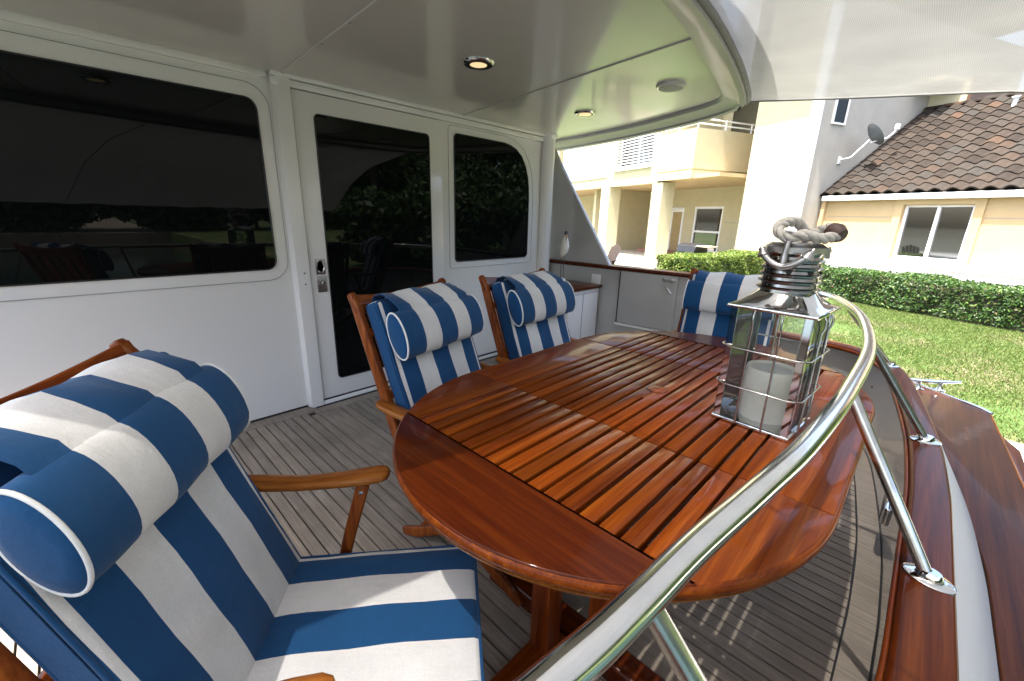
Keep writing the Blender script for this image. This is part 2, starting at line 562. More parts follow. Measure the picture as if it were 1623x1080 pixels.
def lathe(name, prof, mat, parent=None, seg=32, origin=(0, 0, 0), mtx=None, smooth=True):
    V, F = [], []
    for r, z in prof:
        for k in range(seg):
            a = 2 * math.pi * k / seg
            v = Vector((r * math.cos(a), r * math.sin(a), z))
            if mtx is not None:
                v = mtx @ v
            V.append(v + Vector(origin))
    for i in range(len(prof) - 1):
        for k in range(seg):
            F.append((i * seg + k, i * seg + (k + 1) % seg, (i + 1) * seg + (k + 1) % seg, (i + 1) * seg + k))
    F.append(tuple(range(seg))[::-1])
    F.append(tuple((len(prof) - 1) * seg + k for k in range(seg)))
    return mesh(name, V, F, mat, parent, smooth, 35)

def sweep(name, path, prof, mat, parent=None, z0=0.0, smooth=True):
    """closed profile [(offset to the left of travel, z)] swept along a horizontal path [(x,y) or (x,y,z)]"""
    pts = [Vector((p[0], p[1], p[2] if len(p) > 2 else z0)) for p in path]
    V, F = [], []
    n, k = len(pts), len(prof)
    for i, p in enumerate(pts):
        t = (pts[min(i + 1, n - 1)] - pts[max(i - 1, 0)])
        t.z = 0
        t.normalize()
        nr = Vector((-t.y, t.x, 0))
        for o, z in prof:
            V.append(p + nr * o + Vector((0, 0, z)))
    for i in range(n - 1):
        for j in range(k):
            F.append((i * k + j, i * k + (j + 1) % k, (i + 1) * k + (j + 1) % k, (i + 1) * k + j))
    F.append(tuple(range(k)))
    F.append(tuple((n - 1) * k + j for j in range(k))[::-1])
    bm = bmesh.new()
    bv = [bm.verts.new(v) for v in V]
    for f in F:
        bm.faces.new([bv[q] for q in f])
    return from_bm(name, bm, mat, parent, smooth, 35)

def rprof(o0, o1, z0, z1, r=0.006):
    """rounded rectangle profile"""
    P = []
    for cx, cz, a0 in ((o1 - r, z1 - r, 0), (o0 + r, z1 - r, 90), (o0 + r, z0 + r, 180), (o1 - r, z0 + r, 270)):
        for k in range(4):
            a = R(a0 + 30 * k)
            P.append((cx + r * math.cos(a), cz + r * math.sin(a)))
    return P

def rrect(x0, x1, z0, z1, r, n=8):
    """rounded rectangle outline; r is one radius or four (top right, top left, bottom left, bottom right)"""
    if not isinstance(r, (list, tuple)):
        r = [r] * 4
    P = []
    for (sx, sz, a0), q in zip(((1, 1, 0), (0, 1, 90), (0, 0, 180), (1, 0, 270)), r):
        cx = x1 - q if sx else x0 + q
        cz = z1 - q if sz else z0 + q
        for k in range(n + 1):
            a = R(a0 + 90 * k / n)
            P.append((cx + q * math.cos(a), cz + q * math.sin(a)))
    return P

def thing(name, label, cat, loc=(0, 0, 0), rz=0.0, group=None):
    o = bpy.data.objects.new(name, None)
    o.empty_display_size = 0.2
    COL.objects.link(o)
    o.location = loc
    o.rotation_euler = (0, 0, rz)
    tag(o, label, cat, group)
    return o

def tag(o, label, cat, group=None):
    o['label'] = label
    o['category'] = cat
    if group:
        o['group'] = group
    return o

def structure(o):
    o['kind'] = 'structure'
    return o

def loft(name, rings, mat, parent=None, angle=35, closed=False):
    V = [v for r_ in rings for v in r_]
    k = len(rings[0])
    F = []
    for i in range(len(rings) - 1):
        for j in range(k if closed else k - 1):
            F.append((i * k + j, i * k + (j + 1) % k, (i + 1) * k + (j + 1) % k, (i + 1) * k + j))
    return mesh(name, V, F, mat, parent, True, angle)

# ================================================================== SETTING
ZG = -0.25
structure(mesh('water', [(-900, -900, -1.25), (900, -900, -1.25), (900, 900, -1.25), (-900, 900, -1.25)], [(0, 1, 2, 3)], WATER))
structure(mesh('lawn', [(4.74, -900, ZG), (900, -900, ZG), (900, 900, ZG), (4.74, 900, ZG), (4.74, -900, -2.0), (4.74, 900, -2.0)], [(0, 1, 2, 3), (4, 0, 3, 5)], LAWN))
structure(mesh('far_bank', [(-900, -900, -0.3), (900, -900, -0.3), (900, -30, -0.3), (-900, -30, -0.3), (-900, -30, -2), (900, -30, -2)], [(0, 1, 2, 3), (3, 2, 5, 4)], SOIL))

# dock along the boat: separate planks on a frame
dock = thing('dock', 'bleached timber dock of grey planks between the boat and the lawn', 'dock', (4.3, -0.5, ZG))
box('frame', (-0.42, -4.4, -0.22), (0.42, 8.0, -0.06), DOCKW, dock)
yy = -4.4
pk = None
while yy < 3.0:
    wv = 0.19 + random.uniform(-0.012, 0.012)
    if pk is None:
        pk = box('plank', (-0.44, 0.0, -0.045), (0.44, 0.185, 0.0), DOCKW, dock, 0.004, 1)
        pk.location = (0, yy, 0)
    else:
        o = pk.copy()
        link(o, dock)
        o.location = (random.uniform(-0.01, 0.01), yy, random.uniform(-0.004, 0.004))
    yy += wv + 0.006

# ================================================================== YACHT
yacht = thing('motor_yacht', 'white motor yacht with varnished rails and a teak aft deck under a hardtop', 'yacht', (0, 0, 0))
XC = 1.31
def stern_half():
    return [(0, -0.103), (0.2, -0.103), (0.44, -0.100), (0.85, -0.076), (1.364, -0.012), (1.70, 0.045), (1.90, 0.11), (2.04, 0.19), (2.117, 0.307), (2.15, 0.5), (2.165, 0.782), (2.18, 1.28)]
half = catmull([(u, y, 0) for u, y in stern_half()], 5)
port_half = [(XC + p.x, p.y) for p in half]
star_half = [(XC - p.x, p.y) for p in half]
CAPIN = star_half[::-1][:-1] + port_half            # from starboard forward round the stern to port
star_fwd = [(XC - 2.19, 2.9), (XC - 2.19, 2.0)]
CAPIN = star_fwd + CAPIN
def smooth_path(P):
    return P
UPTO = CAPIN
def stern_y(x):
    u = abs(x - XC)
    H = stern_half()
    for (u0, y0), (u1, y1) in zip(H, H[1:]):
        if u0 <= u <= u1:
            return y0 + (y1 - y0) * (u - u0) / (u1 - u0)
    return 1.28
# travelling starboard -> stern -> port the left-hand side is inboard, so negative offsets are outboard

# --- deck
deck = mesh('deck', [(p[0], p[1] - 0.04, -0.012) for p in CAPIN if p[1] < 1.3] + [(XC + 2.35, 1.28, -0.012), (XC + 2.35, 3.0, -0.012), (XC - 2.35, 3.0, -0.012), (XC - 2.35, 1.28, -0.012)],
            [tuple(range(len([p for p in CAPIN if p[1] < 1.3]) + 4))], CAULK, yacht)
GAP = 0.0072
xs = []
x = -0.86
edges = []
while x < 3.46:
    wdt = 0.0522
    if 0.96 < x < 1.0:
        wdt = 0.144
    edges.append((x, x + wdt))
    x += wdt
for a, b in edges:
    top = 2.755 if b < 0.94 else 2.705
    ye0 = stern_y(a) + 0.05
    ye1 = stern_y(b) + 0.05
    g = GAP / 2
    V = [(a + g, ye0, 0), (b - g, ye1, 0), (b - g, top, 0), (a + g, top, 0)]
    V2 = [(v[0], v[1], -0.02) for v in V]
    F = [(0, 1, 2, 3), (4, 5, 1, 0), (5, 6, 2, 1), (6, 7, 3, 2), (7, 4, 0, 3)]
    mesh('plank', V + V2, F, TEAK, deck)
mb = sweep('margin_board', [(p[0], p[1]) for p in CAPIN if p[1] < 1.28], [(0.044, -0.02), (0.044, 0.0005), (-0.032, 0.0005), (-0.032, -0.02)], TEAK, deck)
box('margin_board', (-0.9, 2.760, -0.02), (0.955, 2.858, 0.0005), TEAK, deck)
box('margin_board', (0.99, 2.710, -0.02), (3.5, 2.812, 0.0005), TEAK, deck)
box('margin_block', (0.958, 2.705, -0.02), (0.986, 2.84, 0.0005), TEAK, deck)

# --- forward bulkhead
YL, YD = 2.862, 2.815
ZC = 2.03
bulk = box('bulkhead', (-0.95, YL, -0.02), (1.0, YL + 0.06, ZC + 0.02), GEL, yacht)
box('bulkhead', (0.965, YD + 0.02, -0.02), (3.42, YD + 0.08, ZC + 0.02), GEL, yacht)
box('plinth_seam', (-0.9, YL - 0.004, 0.0), (0.96, YL, 0.012), CAULK, bulk)
# stepped pilaster beside the door
prism('pilaster', [(0.955, YL - 0.002), (0.965, YD - 0.012), (1.012, YD - 0.022), (1.04, YD - 0.022), (1.04, YL + 0.03), (0.955, YL + 0.03)], 2, 0.004, ZC, GEL, yacht, 0.004)
for zz in (0.853, 0.921):
    lathe('rivet', [(0.006, 0), (0.006, 0.002), (0.002, 0.004)], STEELB, bulk, 10, (1.006, YD - 0.021, zz), Matrix.Rotation(R(90), 3, 'X').to_4x4())
def grooved_window(name, poly, y, groove, label):
    w = prism(name, poly, 1, y - 0.001, y + 0.02, DARKGLASS, yacht)
    w['label'] = label
    P3 = [(p[0], y, p[1]) for p in poly]
    tube('gasket', P3 + P3[:1], 0.0045, BLACKPL, w, 6)
    G3 = [(p[0], y, p[1]) for p in groove]
    tube('groove', G3 + G3[:1], 0.0016, GROOVE, w, 5)
    # raised lip of moulded surround just inside the groove
    return w
WY = YL - 0.004
grooved_window('window', rrect(-0.72, 0.872, 0.952, 1.885, 0.055), WY, rrect(-0.79, 0.94, 0.885, 1.962, 0.12), 'wide dark tinted saloon window with rounded corners')
SWP = rrect(2.235, 3.115, 0.922, 1.90, [0.02, 0.035, 0.03, 0.04])
# the outer top corner of the small window is swept in a long curve
SWP = [p for p in SWP if not (p[0] > 2.6 and p[1] > 1.3)]
arc = [(3.115, 1.45), (3.108, 1.56), (3.09, 1.65), (3.055, 1.74), (3.0, 1.815), (2.93, 1.865), (2.86, 1.888), (2.78, 1.90)]
SWP = arc + SWP
SWG = [(2.675 + (p[0] - 2.675) * 1.13, 1.411 + (p[1] - 1.411) * 1.11) for p in SWP]
grooved_window('window', SWP, YD + 0.016, SWG, 'narrow tinted side window with one swept upper corner')
# sliding door
door = box('sliding_door', (1.048, YD - 0.006, 0.045), (2.10, YD + 0.03, 1.962), GEL, yacht, 0.003)
door['label'] = 'white sliding saloon door with a tall dark pane'
prism('door_glass', rrect(1.165, 1.985, 0.172, 1.853, 0.028), 1, YD - 0.0085, YD + 0.01, DARKGLASS, door)
dg = rrect(1.165, 1.985, 0.172, 1.853, 0.028)
tube('gasket', [(p[0], YD - 0.008, p[1]) for p in dg] + [(dg[0][0], YD - 0.008, dg[0][1])], 0.004, BLACKPL, door, 6)
box('handle_plate', (1.083, YD - 0.013, 0.905), (1.143, YD - 0.006, 1.005), OLDNICKEL, door, 0.002)
box('lock_plate', (1.083, YD - 0.016, 0.79), (1.143, YD - 0.006, 0.896), OLDNICKEL, door, 0.003)
lathe('finger_pull', [(0.001, -0.002), (0.017, -0.002), (0.021, 0.001), (0.023, 0.003), (0.023, 0)], STEELB, door, 20, (1.113, YD - 0.013, 0.955), (Matrix.Rotation(R(90), 3, 'X').to_4x4() @ Matrix.Diagonal((1, 1.75, 1, 1))))
lathe('lock_cylinder', [(0.011, 0), (0.011, 0.004), (0.007, 0.007), (0.002, 0.007)], STEEL, door, 16, (1.122, YD - 0.016, 0.852), Matrix.Rotation(R(90), 3, 'X').to_4x4())
box('header_trim', (0.945, YD - 0.016, 1.968), (3.34, YD + 0.02, 2.004), GEL, yacht, 0.003)
box('cornice', (0.945, YD - 0.03, 2.008), (3.34, YD + 0.02, ZC + 0.005), GEL, yacht, 0.006)
box('cornice', (-0.9, YL - 0.03, 2.0), (0.938, YL + 0.01, ZC + 0.005), GEL, yacht, 0.006)
box('door_sill', (1.043, YD - 0.02, 0.003), (3.36, YD + 0.02, 0.036), GEL, yacht, 0.004)
box('sill_seam', (1.043, YD - 0.012, 0.0362), (3.36, YD + 0.01, 0.043), CAULK, yacht)
box('sill_seam', (0.99, YD - 0.024, 0.0), (3.36, YD - 0.019, 0.010), CAULK, yacht)
# round pillar and side wing
pil = lathe('pillar', [(0.09, ZC), (0.078, ZC - 0.01), (0.067, ZC - 0.035), (0.063, ZC - 0.07), (0.063, 0.0)][::-1], GEL, yacht, 28, (3.33, 2.80, 0))
prism('side_wing', [(2.99, 0.80), (2.99, 2.06), (2.86, 1.93), (2.80, 1.83), (2.14, 0.895), (2.10, 0.80)], 0, 3.50, 3.545, GELGREY, yacht, 0.012)
for q in ((2.885, 1.68), (2.88, 1.64)):
    lathe('bolt', [(0.006, 0), (0.006, 0.004), (0.003, 0.005)], STEELB, yacht, 8, (3.499, q[0], q[1]), Matrix.Rotation(R(-90), 3, 'Y').to_4x4())
# cabin and hull forward of the bulkhead (real volume: it shades the deck and shows in the far windows)
cabin = box('cabin', (-0.75, 2.96, 0.0), (3.38, 10.5, 2.10), GEL, yacht, 0.05)
for q in range(4):
    prism('window', rrect(3.4 + q * 1.7, 4.8 + q * 1.7, 1.0, 1.75, 0.1), 0, 3.36, 3.386, DARKGLASS, cabin)
prism('hull', [(-1.05, -0.25), (3.62, -0.25), (3.72, 1.5), (3.80, 4), (3.70, 9), (2.9, 13), (1.31, 16), (-0.3, 13), (-1.10, 9), (-1.18, 4), (-1.1, 1.5)], 2, -1.4, -0.03, GEL, yacht, 0.02)

# --- hardtop
OUT = [(0, 0.70), (0.305, 0.72), (0.634, 0.761), (1.09, 0.842), (1.56, 0.95), (1.73, 1.025), (1.86, 1.171), (2.015, 1.438), (2.27, 2.088), (2.47, 2.85), (2.55, 3.4)]
INN = [(0, 0.84), (0.286, 0.853), (0.59, 0.896), (1.0, 0.978), (1.454, 1.073), (1.61, 1.118), (1.695, 1.20), (1.79, 1.38), (2.02, 1.95), (2.2, 2.715), (2.25, 3.3)]
def both(P, n=6):
    c = catmull([(u, y, 0) for u, y in P], n)
    return [(XC - p.x, p.y) for p in c[::-1]][:-1] + [(XC + p.x, p.y) for p in c]
OUTP, INNP = both(OUT), both(INN)
def lerp_ring(t, z):
    return [Vector((a[0] + (b[0] - a[0]) * t, a[1] + (b[1] - a[1]) * t, z)) for a, b in zip(INNP, OUTP)]
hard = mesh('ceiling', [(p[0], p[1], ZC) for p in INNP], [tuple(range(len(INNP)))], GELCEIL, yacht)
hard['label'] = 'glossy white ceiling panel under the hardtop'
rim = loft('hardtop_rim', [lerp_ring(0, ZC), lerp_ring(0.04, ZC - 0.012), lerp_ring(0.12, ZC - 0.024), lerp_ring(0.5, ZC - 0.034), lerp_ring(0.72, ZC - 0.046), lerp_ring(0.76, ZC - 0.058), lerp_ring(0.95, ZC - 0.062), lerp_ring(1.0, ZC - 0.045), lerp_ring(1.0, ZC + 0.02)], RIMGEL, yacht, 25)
loft('flybridge_coaming', [lerp_ring(1.0, ZC + 0.024), lerp_ring(0.97, ZC + 0.12), lerp_ring(1.04, ZC + 0.86), lerp_ring(0.8, ZC + 0.86), lerp_ring(0.7, ZC + 0.2)], GEL, yacht, 25)  # out of view; height and flare shaped to shade the awning edge
mesh('upper_deck', [(p.x, p.y, ZC + 0.12) for p in lerp_ring(0.72, 0)] + [(3.6, 10.6, ZC + 0.12), (-0.98, 10.6, ZC + 0.12)], [tuple(range(len(INNP) + 2))], GEL, yacht)
tube('rim_trim', [(p.x, p.y, p.z) for p in lerp_ring(1.0, ZC - 0.03)], 0.006, STEELB, yacht, 8)
def batten(p0, p1):
    d = (Vector(p1) - Vector(p0))
    n_ = Vector((-d.y, d.x)).normalized() * 0.011
    V = []
    for z, k in ((ZC - 0.001, 1.0), (ZC - 0.006, 0.72)):
        for p, s in ((p0, 1), (p0, -1), (p1, -1), (p1, 1)):
            V.append((p[0] + n_.x * s * k, p[1] + n_.y * s * k, z))
    b = mesh('ceiling_batten', V, [(4, 5, 6, 7), (0, 1, 5, 4), (1, 2, 6, 5), (2, 3, 7, 6), (3, 0, 4, 7)], GELCEIL, yacht)
    for q in range(1, 6):
        p = Vector(p0) + d * (q / 6)
        lathe('screw', [(0.003, -0.0072), (0.004, -0.006), (0.004, 0)], STEELB, b, 8, (p.x, p.y, ZC))
batten((1.005, 2.80), (0.90, 0.93))
batten((2.298, 2.80), (1.98, 0.90))
batten((-0.25, 2.83), (0.02, 0.93))
def downlight(x, y, lens, ringmat, inner):
    b = lathe('ceiling_light', [(0.001, ZC - 0.002), (0.054, ZC - 0.003), (0.058, ZC - 0.010), (0.072, ZC - 0.012), (0.078, ZC - 0.006), (0.080, ZC)], ringmat, yacht, 32, (x, y, 0))
    if inner:
        lathe('bezel', [(0.044, ZC - 0.0125), (0.068, ZC - 0.0145), (0.071, ZC - 0.011), (0.044, ZC - 0.010)], inner, b, 32, (x, y, 0))
    lathe('lens', [(0.001, ZC - 0.0145), (0.034, ZC - 0.0144), (0.046, ZC - 0.0118), (0.046, ZC - 0.0105)], lens, b, 28, (x, y, 0))
    b['label'] = 'lit round ceiling downlight'
downlight(1.598, 1.822, LAMP, STEELB, BLACKPL)
downlight(2.80, 2.02, LAMP, STEELB, None)
downlight(0.30, 1.90, LAMP, STEELB, BLACKPL)
sp = lathe('ceiling_speaker', [(0.001, ZC - 0.018), (0.066, ZC - 0.018), (0.070, ZC - 0.015), (0.079, ZC - 0.014), (0.082, ZC - 0.004), (0.082, ZC)], GELCEIL, yacht, 36, (2.54, 1.255, 0))
lathe('grille', [(0.001, ZC - 0.0195), (0.064, ZC - 0.0195), (0.066, ZC - 0.0175)], SPEAKERG, sp, 32, (2.54, 1.255, 0))

# --- bulwarks
IN_LOW = [(p[0], p[1]) for p in CAPIN if p[1] < 2.95]
bw = sweep('stern_bulwark', IN_LOW, [(-0.036, -0.02), (-0.036, 0.512), (-0.075, 0.512), (-0.085, -0.02)], GELGREY, yacht)
bw['label'] = 'glossy grey inner face of the curved stern bulwark'
capo = sweep('stern_cap_rail', IN_LOW, rprof(-0.094, 0.0, 0.505, 0.54, 0.012), CAPWOOD, yacht)
capo['label'] = 'varnished mahogany cap rail curving round the stern'
sweep('bead_moulding', IN_LOW, rprof(0.0005, 0.010, 0.512, 0.530, 0.0045), TABLE_X, capo)
# white outer transom sloping out to the varnished platform
AFT = [p for p in CAPIN if p[1] < 0.30 and p[0] > -0.9]
sweep('transom', AFT, [(-0.088, 0.512), (-0.108, 0.500), (-0.218, 0.302), (-0.235, -0.6), (-0.10, -0.6)], plain('transom_paint', (0.36, 0.365, 0.38), 0.6, 0.03, 3), yacht)
tr = [(XC + s * u, y) for s, u, y in [(-1, 2.20, -0.05), (-1, 2.12, -0.36), (-1, 1.2, -0.45), (-1, 0.5, -0.485), (1, 0.5, -0.485), (1, 1.2, -0.465), (1, 2.14, -0.425), (1, 2.19, -0.40), (1, 2.50, -0.06)]]
inner = [(XC + s * u, y) for s, u, y in [(1, 2.44, 0.10), (1, 1.9, -0.10), (1, 1.36, -0.20), (1, 0.85, -0.29), (1, 0.44, -0.325), (-1, 0.44, -0.325), (-1, 0.85, -0.29), (-1, 1.36, -0.20), (-1, 1.9, -0.10)]]
plat = prism('stern_platform', tr + inner, 2, 0.272, 0.302, PLATWOOD, yacht, 0.005)
plat['label'] = 'glossy dark varnished stern platform outside the cap rail'
sweep('edge_trim', tr[1:8], rprof(-0.010, -0.001, 0.27, 0.298, 0.004), CHAIR_X, plat)
tube('corner_guard', [(XC + 2.145, -0.432, 0.303), (XC + 2.20, -0.40, 0.303), (XC + 2.27, -0.322, 0.303)], 0.008, STEEL, plat, 8)
tube('edge_strip', [(XC + 2.27, -0.322, 0.302), (XC + 2.52, -0.055, 0.302)], 0.005, STEEL, plat, 8)
box('platform_bracket', (XC - 2.0, -0.455, -0.05), (XC + 2.0, -0.30, 0.262), GEL, yacht, 0.01)
rub = prism('rub_rail', [(XC + s * u, y) for s, u, y in [(-1, 2.05, -0.50), (1, 2.10, -0.50), (1, 2.34, -0.44), (1, 2.37, -0.50), (1, 2.12, -0.575), (-1, 2.05, -0.575)]], 2, 0.06, 0.14, CAPWOOD, yacht, 0.006)
# cleats on the platform
def cleat(x, y, ang, L=0.30):
    M = Matrix.Translation((x, y, 0.302)) @ Matrix.Rotation(ang, 4, 'Z')
    pts = [M @ Vector(p) for p in ((-L / 2, 0, 0.062), (-L * .33, 0, 0.058), (-L * 0.15, 0, 0.054), (L * 0.15, 0, 0.054), (L * .33, 0, 0.058), (L / 2, 0, 0.062))]
    c = tube('cleat', pts, [0.006, 0.010, 0.0125, 0.0125, 0.010, 0.006], STEEL, yacht, 12)
    c['label'] = 'polished mooring cleat on the stern platform'
    for s in (-1, 1):
        lathe('cleat_foot', [(0.034, 0.0), (0.034, 0.004), (0.018, 0.010), (0.012, 0.028), (0.013, 0.052)], STEEL, c, 18, M @ Vector((s * 0.062, 0, 0)))
cleat(3.685, -0.165, R(-54), 0.34)
cleat(3.36, 0.02, R(-30), 0.28)

# port bulwark (taller, forward of the step)
PB = [(3.545, 1.16), (3.52, 1.5), (3.475, 2.1), (3.435, 2.88)]
pw = sweep('port_bulwark', PB, [(0.0, -0.02), (0.0, 0.852), (-0.05, 0.852), (-0.09, -0.02)], GELGREY, yacht)
pc = sweep('port_cap_rail', [(3.54, 1.13), (3.52, 1.5), (3.475, 2.1), (3.43, 2.86)], rprof(-0.125, 0.025, 0.85, 0.883, 0.01), CAPWOOD, yacht)
pc['label'] = 'varnished cap rail on the taller port bulwark'
# boarding gate in the port bulwark: proud panel with open seams
gate = sweep('boarding_gate', [(3.512, 1.47), (3.475, 1.985)], [(0.012, 0.375), (0.012, 0.846), (-0.004, 0.846), (-0.004, 0.375)], GELGREY, yacht)
gate['label'] = 'grey boarding gate panel in the port bulwark'
sweep('gate_seam', [(3.4725, 1.990), (3.4720, 1.998)], [(0.006, 0.372), (0.006, 0.85), (-0.002, 0.85), (-0.002, 0.372)], CAULK, gate)
sweep('gate_ledge', [(3.514, 1.45), (3.472, 2.0)], [(0.022, 0.350), (0.022, 0.368), (-0.004, 0.368), (-0.004, 0.350)], GEL, gate)
boxes('latch', [((3.485, 1.49, 0.80), (3.502, 1.60, 0.825)), ((3.478, 1.50, 0.795), (3.5, 1.53, 0.83)), ((3.478, 1.57, 0.797), (3.5, 1.585, 0.828))], OLDNICKEL, gate, 0.003)
tube('latch_lever', [(3.49, 1.56, 0.755), (3.478, 1.54, 0.74), (3.475, 1.505, 0.70)], [0.007, 0.007, 0.010], OLDNICKEL, gate, 8)
# white side locker with a wooden top behind the second armchair
lock = box('side_locker', (2.98, 2.19, 0.0), (3.44, 2.80, 0.672), GEL, yacht, 0.006)
lock['label'] = 'low white locker with a wooden top under the side wing'
box('locker_top', (2.95, 2.165, 0.674), (3.46, 2.80, 0.70), CAPWOOD, lock, 0.007)
box('locker_seam', (3.19, 2.187, 0.05), (3.194, 2.1905, 0.64), GROOVE, lock)
box('locker_seam', (3.0, 2.187, 0.635), (3.42, 2.1905, 0.639), GROOVE, lock)
box('switch_plate', (3.452, 2.19, 0.70), (3.460, 2.29, 0.79), WHITEPL, yacht, 0.002)
# fairlead and shadow fitting inside the stern bulwark
fl = box('fairlead', (2.03, -0.105, 0.17), (2.20, -0.078, 0.25), STEEL, yacht, 0.01)
box('fairlead_mouth', (2.05, -0.076, 0.185), (2.18, -0.072, 0.235), BLACKPL, fl, 0.003)

# --- stainless handrail with raked posts
RAIL = [(0.238, 0.148, .925), (0.330, 0.138, .925), (0.461, 0.130, .920), (0.641, 0.109, .920), (0.873, 0.088, .915), (1.271, 0.075, .910), (1.861, 0.087, .900), (2.52, 0.174, .890), (2.98, 0.303, .885), (3.20, 0.412, .880), (3.33, 0.62, .878), (3.40, 0.9, .876), (3.46, 1.14, .872)]
RPATH = [(XC * 2 - p[0], p[1], p[2] + 0.0) for p in RAIL if p[0] > 2.45][::-1]
RPATH = [(x_, y_, 0.925) for x_, y_, z_ in RPATH]
RPTS = catmull(RPATH + RAIL, 8)
hr = tube('handrail', RPTS, 0.0192, RAILSTEEL, yacht, 24)
hr['label'] = 'thick polished stainless handrail sweeping round the stern'
def post(b, t):
    b, t = Vector(b), Vector(t)
    tube('post', [b, t], 0.0135, STEELB, hr, 16)
    d = (t - b)
    ang = math.atan2(d.y, d.x)
    M = Matrix.Translation((b.x, b.y, 0.0)) @ Matrix.Rotation(ang, 4, 'Z') @ Matrix.Diagonal((1.35, 1, 1, 1))
    lathe('base_plate', [(0.034, 0.540), (0.034, 0.544), (0.031, 0.546), (0.019, 0.547), (0.017, 0.556), (0.0142, 0.562)], STEEL, hr, 28, (0, 0, 0), M)
    nx = Vector((d.x, d.y, 0)).normalized()
    lathe('plate_screw', [(0.005, 0.546), (0.005, 0.5475), (0.002, 0.548)], STEELB, hr, 10, (b.x - nx.x * 0.034 + nx.y * .01, b.y - nx.y * 0.034 - nx.x * .01, 0))
post((0.44, -0.125, 0.54), (0.352, 0.132, 0.918))
post((1.215, -0.150, 0.54), (1.285, 0.072, 0.905))
post((2.085, -0.130, 0.54), (1.98, 0.094, 0.892))
post((3.13, 0.035, 0.54), (2.86, 0.262, 0.878))
post((-0.42, 0.01, 0.54), (-0.28, 0.20, 0.915))

# --- awning (lashed to the hardtop edge: lifts away, its own thing)
aw = thing('mesh_awning', 'pale mesh sun awning stretched aft from the hardtop edge', 'awning', (XC, 0.7, 2.0))
front = [(-1.5, 1.42), (-1.1, 1.30), (-0.75, 1.16)] + [p for p in OUTP if p[1] < 1.01]  # leading points: unseen starboard extension, added to keep sun off the near chair
nA = len(front)
rowsA = []
def awn_z(y):
    ks = [(1.6, 2.02), (0.98, 2.0), (-0.14, 1.882), (-0.8, 1.70), (-1.6, 1.31)]
    for (y0, z0), (y1, z1) in zip(ks, ks[1:]):
        if y1 <= y <= y0:
            return z1 + (z0 - z1) * (y - y1) / (y0 - y1)
    return 2.0
NR = 26
for i in range(NR + 1):
    t = i / NR
    row = []
    for k, p in enumerate(front):
        u = (k / (nA - 1)) * 2 - 1
        x0, y0 = p
        x1, y1 = XC - 2.75 + (u + 1) / 2 * 4.61, -1.6
        y_ = y0 + (y1 - y0) * t
        x_ = x0 + (x1 - x0) * t
        z_ = awn_z(y_) + 0.018 * math.sin(t * math.pi) * math.cos(u * 1.5) + 0.004 * math.sin(k * 1.3 + t * 9) + 0.006 * math.sin(t * 22 + k * 0.5) * math.sin(k * 0.31)
        if i == 0:
            z_ = 2.0
        row.append(Vector((x_ - XC, y_ - 0.7, z_ - 2.0)))
    rowsA.append(row)
loft('canopy', rowsA, AWNING, aw, 80)
tube('front_binding', [v + Vector((0, -0.004, -0.006)) for v in rowsA[0]], 0.017, AWNTRIM, aw, 8)
tube('side_binding', [r_[-1] for r_ in rowsA], 0.006, AWNTRIM, aw, 8)
tube('side_binding', [r_[0] for r_ in rowsA], 0.006, AWNTRIM, aw, 8)
tube('aft_binding', rowsA[-1], 0.010, AWNTRIM, aw, 8)
for k in (nA // 3,):
    tube('seam', [r_[k] + Vector((0, 0, -0.002)) for r_ in rowsA], 0.004, AWNTRIM, aw, 6)
e = rowsA[0][-1]
tube('tie_strap', [e + Vector((0.0, 0, 0.0)), e + Vector((-0.008, 0.01, -0.02)), e + Vector((-0.03, 0.02, -0.05))], 0.006, BLACKPL, aw, 6)

# ================================================================== TABLE
TX, TY, TZ = 1.317, 0.58, 0.74
table = thing('dining_table', 'large oval varnished slatted dining table on the aft deck', 'table', (TX, TY, 0))
HW, HX, EX = 0.553, 0.34, 0.577          # half width, straight half length, end ellipse
SY0, SY1 = -0.368, 0.368                  # slat field in y
AX = 0.710                                # end boards start here
TH = 0.03
def outline_x(y):                          # half length at a given y
    return HX + EX * math.sqrt(max(0, 1 - (y / HW) ** 2))
def outline_y(x):
    u = max(0, abs(x) - HX) / EX
    return HW * math.sqrt(max(0, 1 - u * u))
def slab(name, poly, mat, label=None):
    o = prism(name, poly, 2, TZ - TH, TZ, mat, table, 0.004)
    if label:
        o['label'] = label
    return o
g = 0.0015
# curved end boards
for s in (-1, 1):
    ys = [SY1 + 0.0 - (SY1 - SY0) * k / 40 for k in range(41)]
    yedge = outline_y(AX)
    ysc = [yedge * math.cos(math.pi * k / 48) for k in range(49)]
    poly = [(s * outline_x(y), y) for y in ysc]
    poly = [(s * AX, yedge - .0005)] + poly[1:-1] + [(s * AX, -yedge + .0005)]
    poly = [(p[0] + s * g, p[1]) for p in poly]
    slab('end_board', poly if s < 0 else poly[::-1], TABLE_Y)
# side boards in three lengths on each side
for s in (-1, 1):
    for x0, x1 in ((-AX, -HX), (-HX, HX), (HX, AX)):
        xsn = [x0 + g + (x1 - x0 - 2 * g) * k / 14 for k in range(15)]
        poly = [(xx, s * (SY1 + g)) for xx in (xsn[0], xsn[-1])]
        top = [(xx, s * outline_y(xx)) for xx in xsn]
        poly = poly + top[::-1]
        slab('side_board', poly if s > 0 else poly[::-1], TABLE_X)
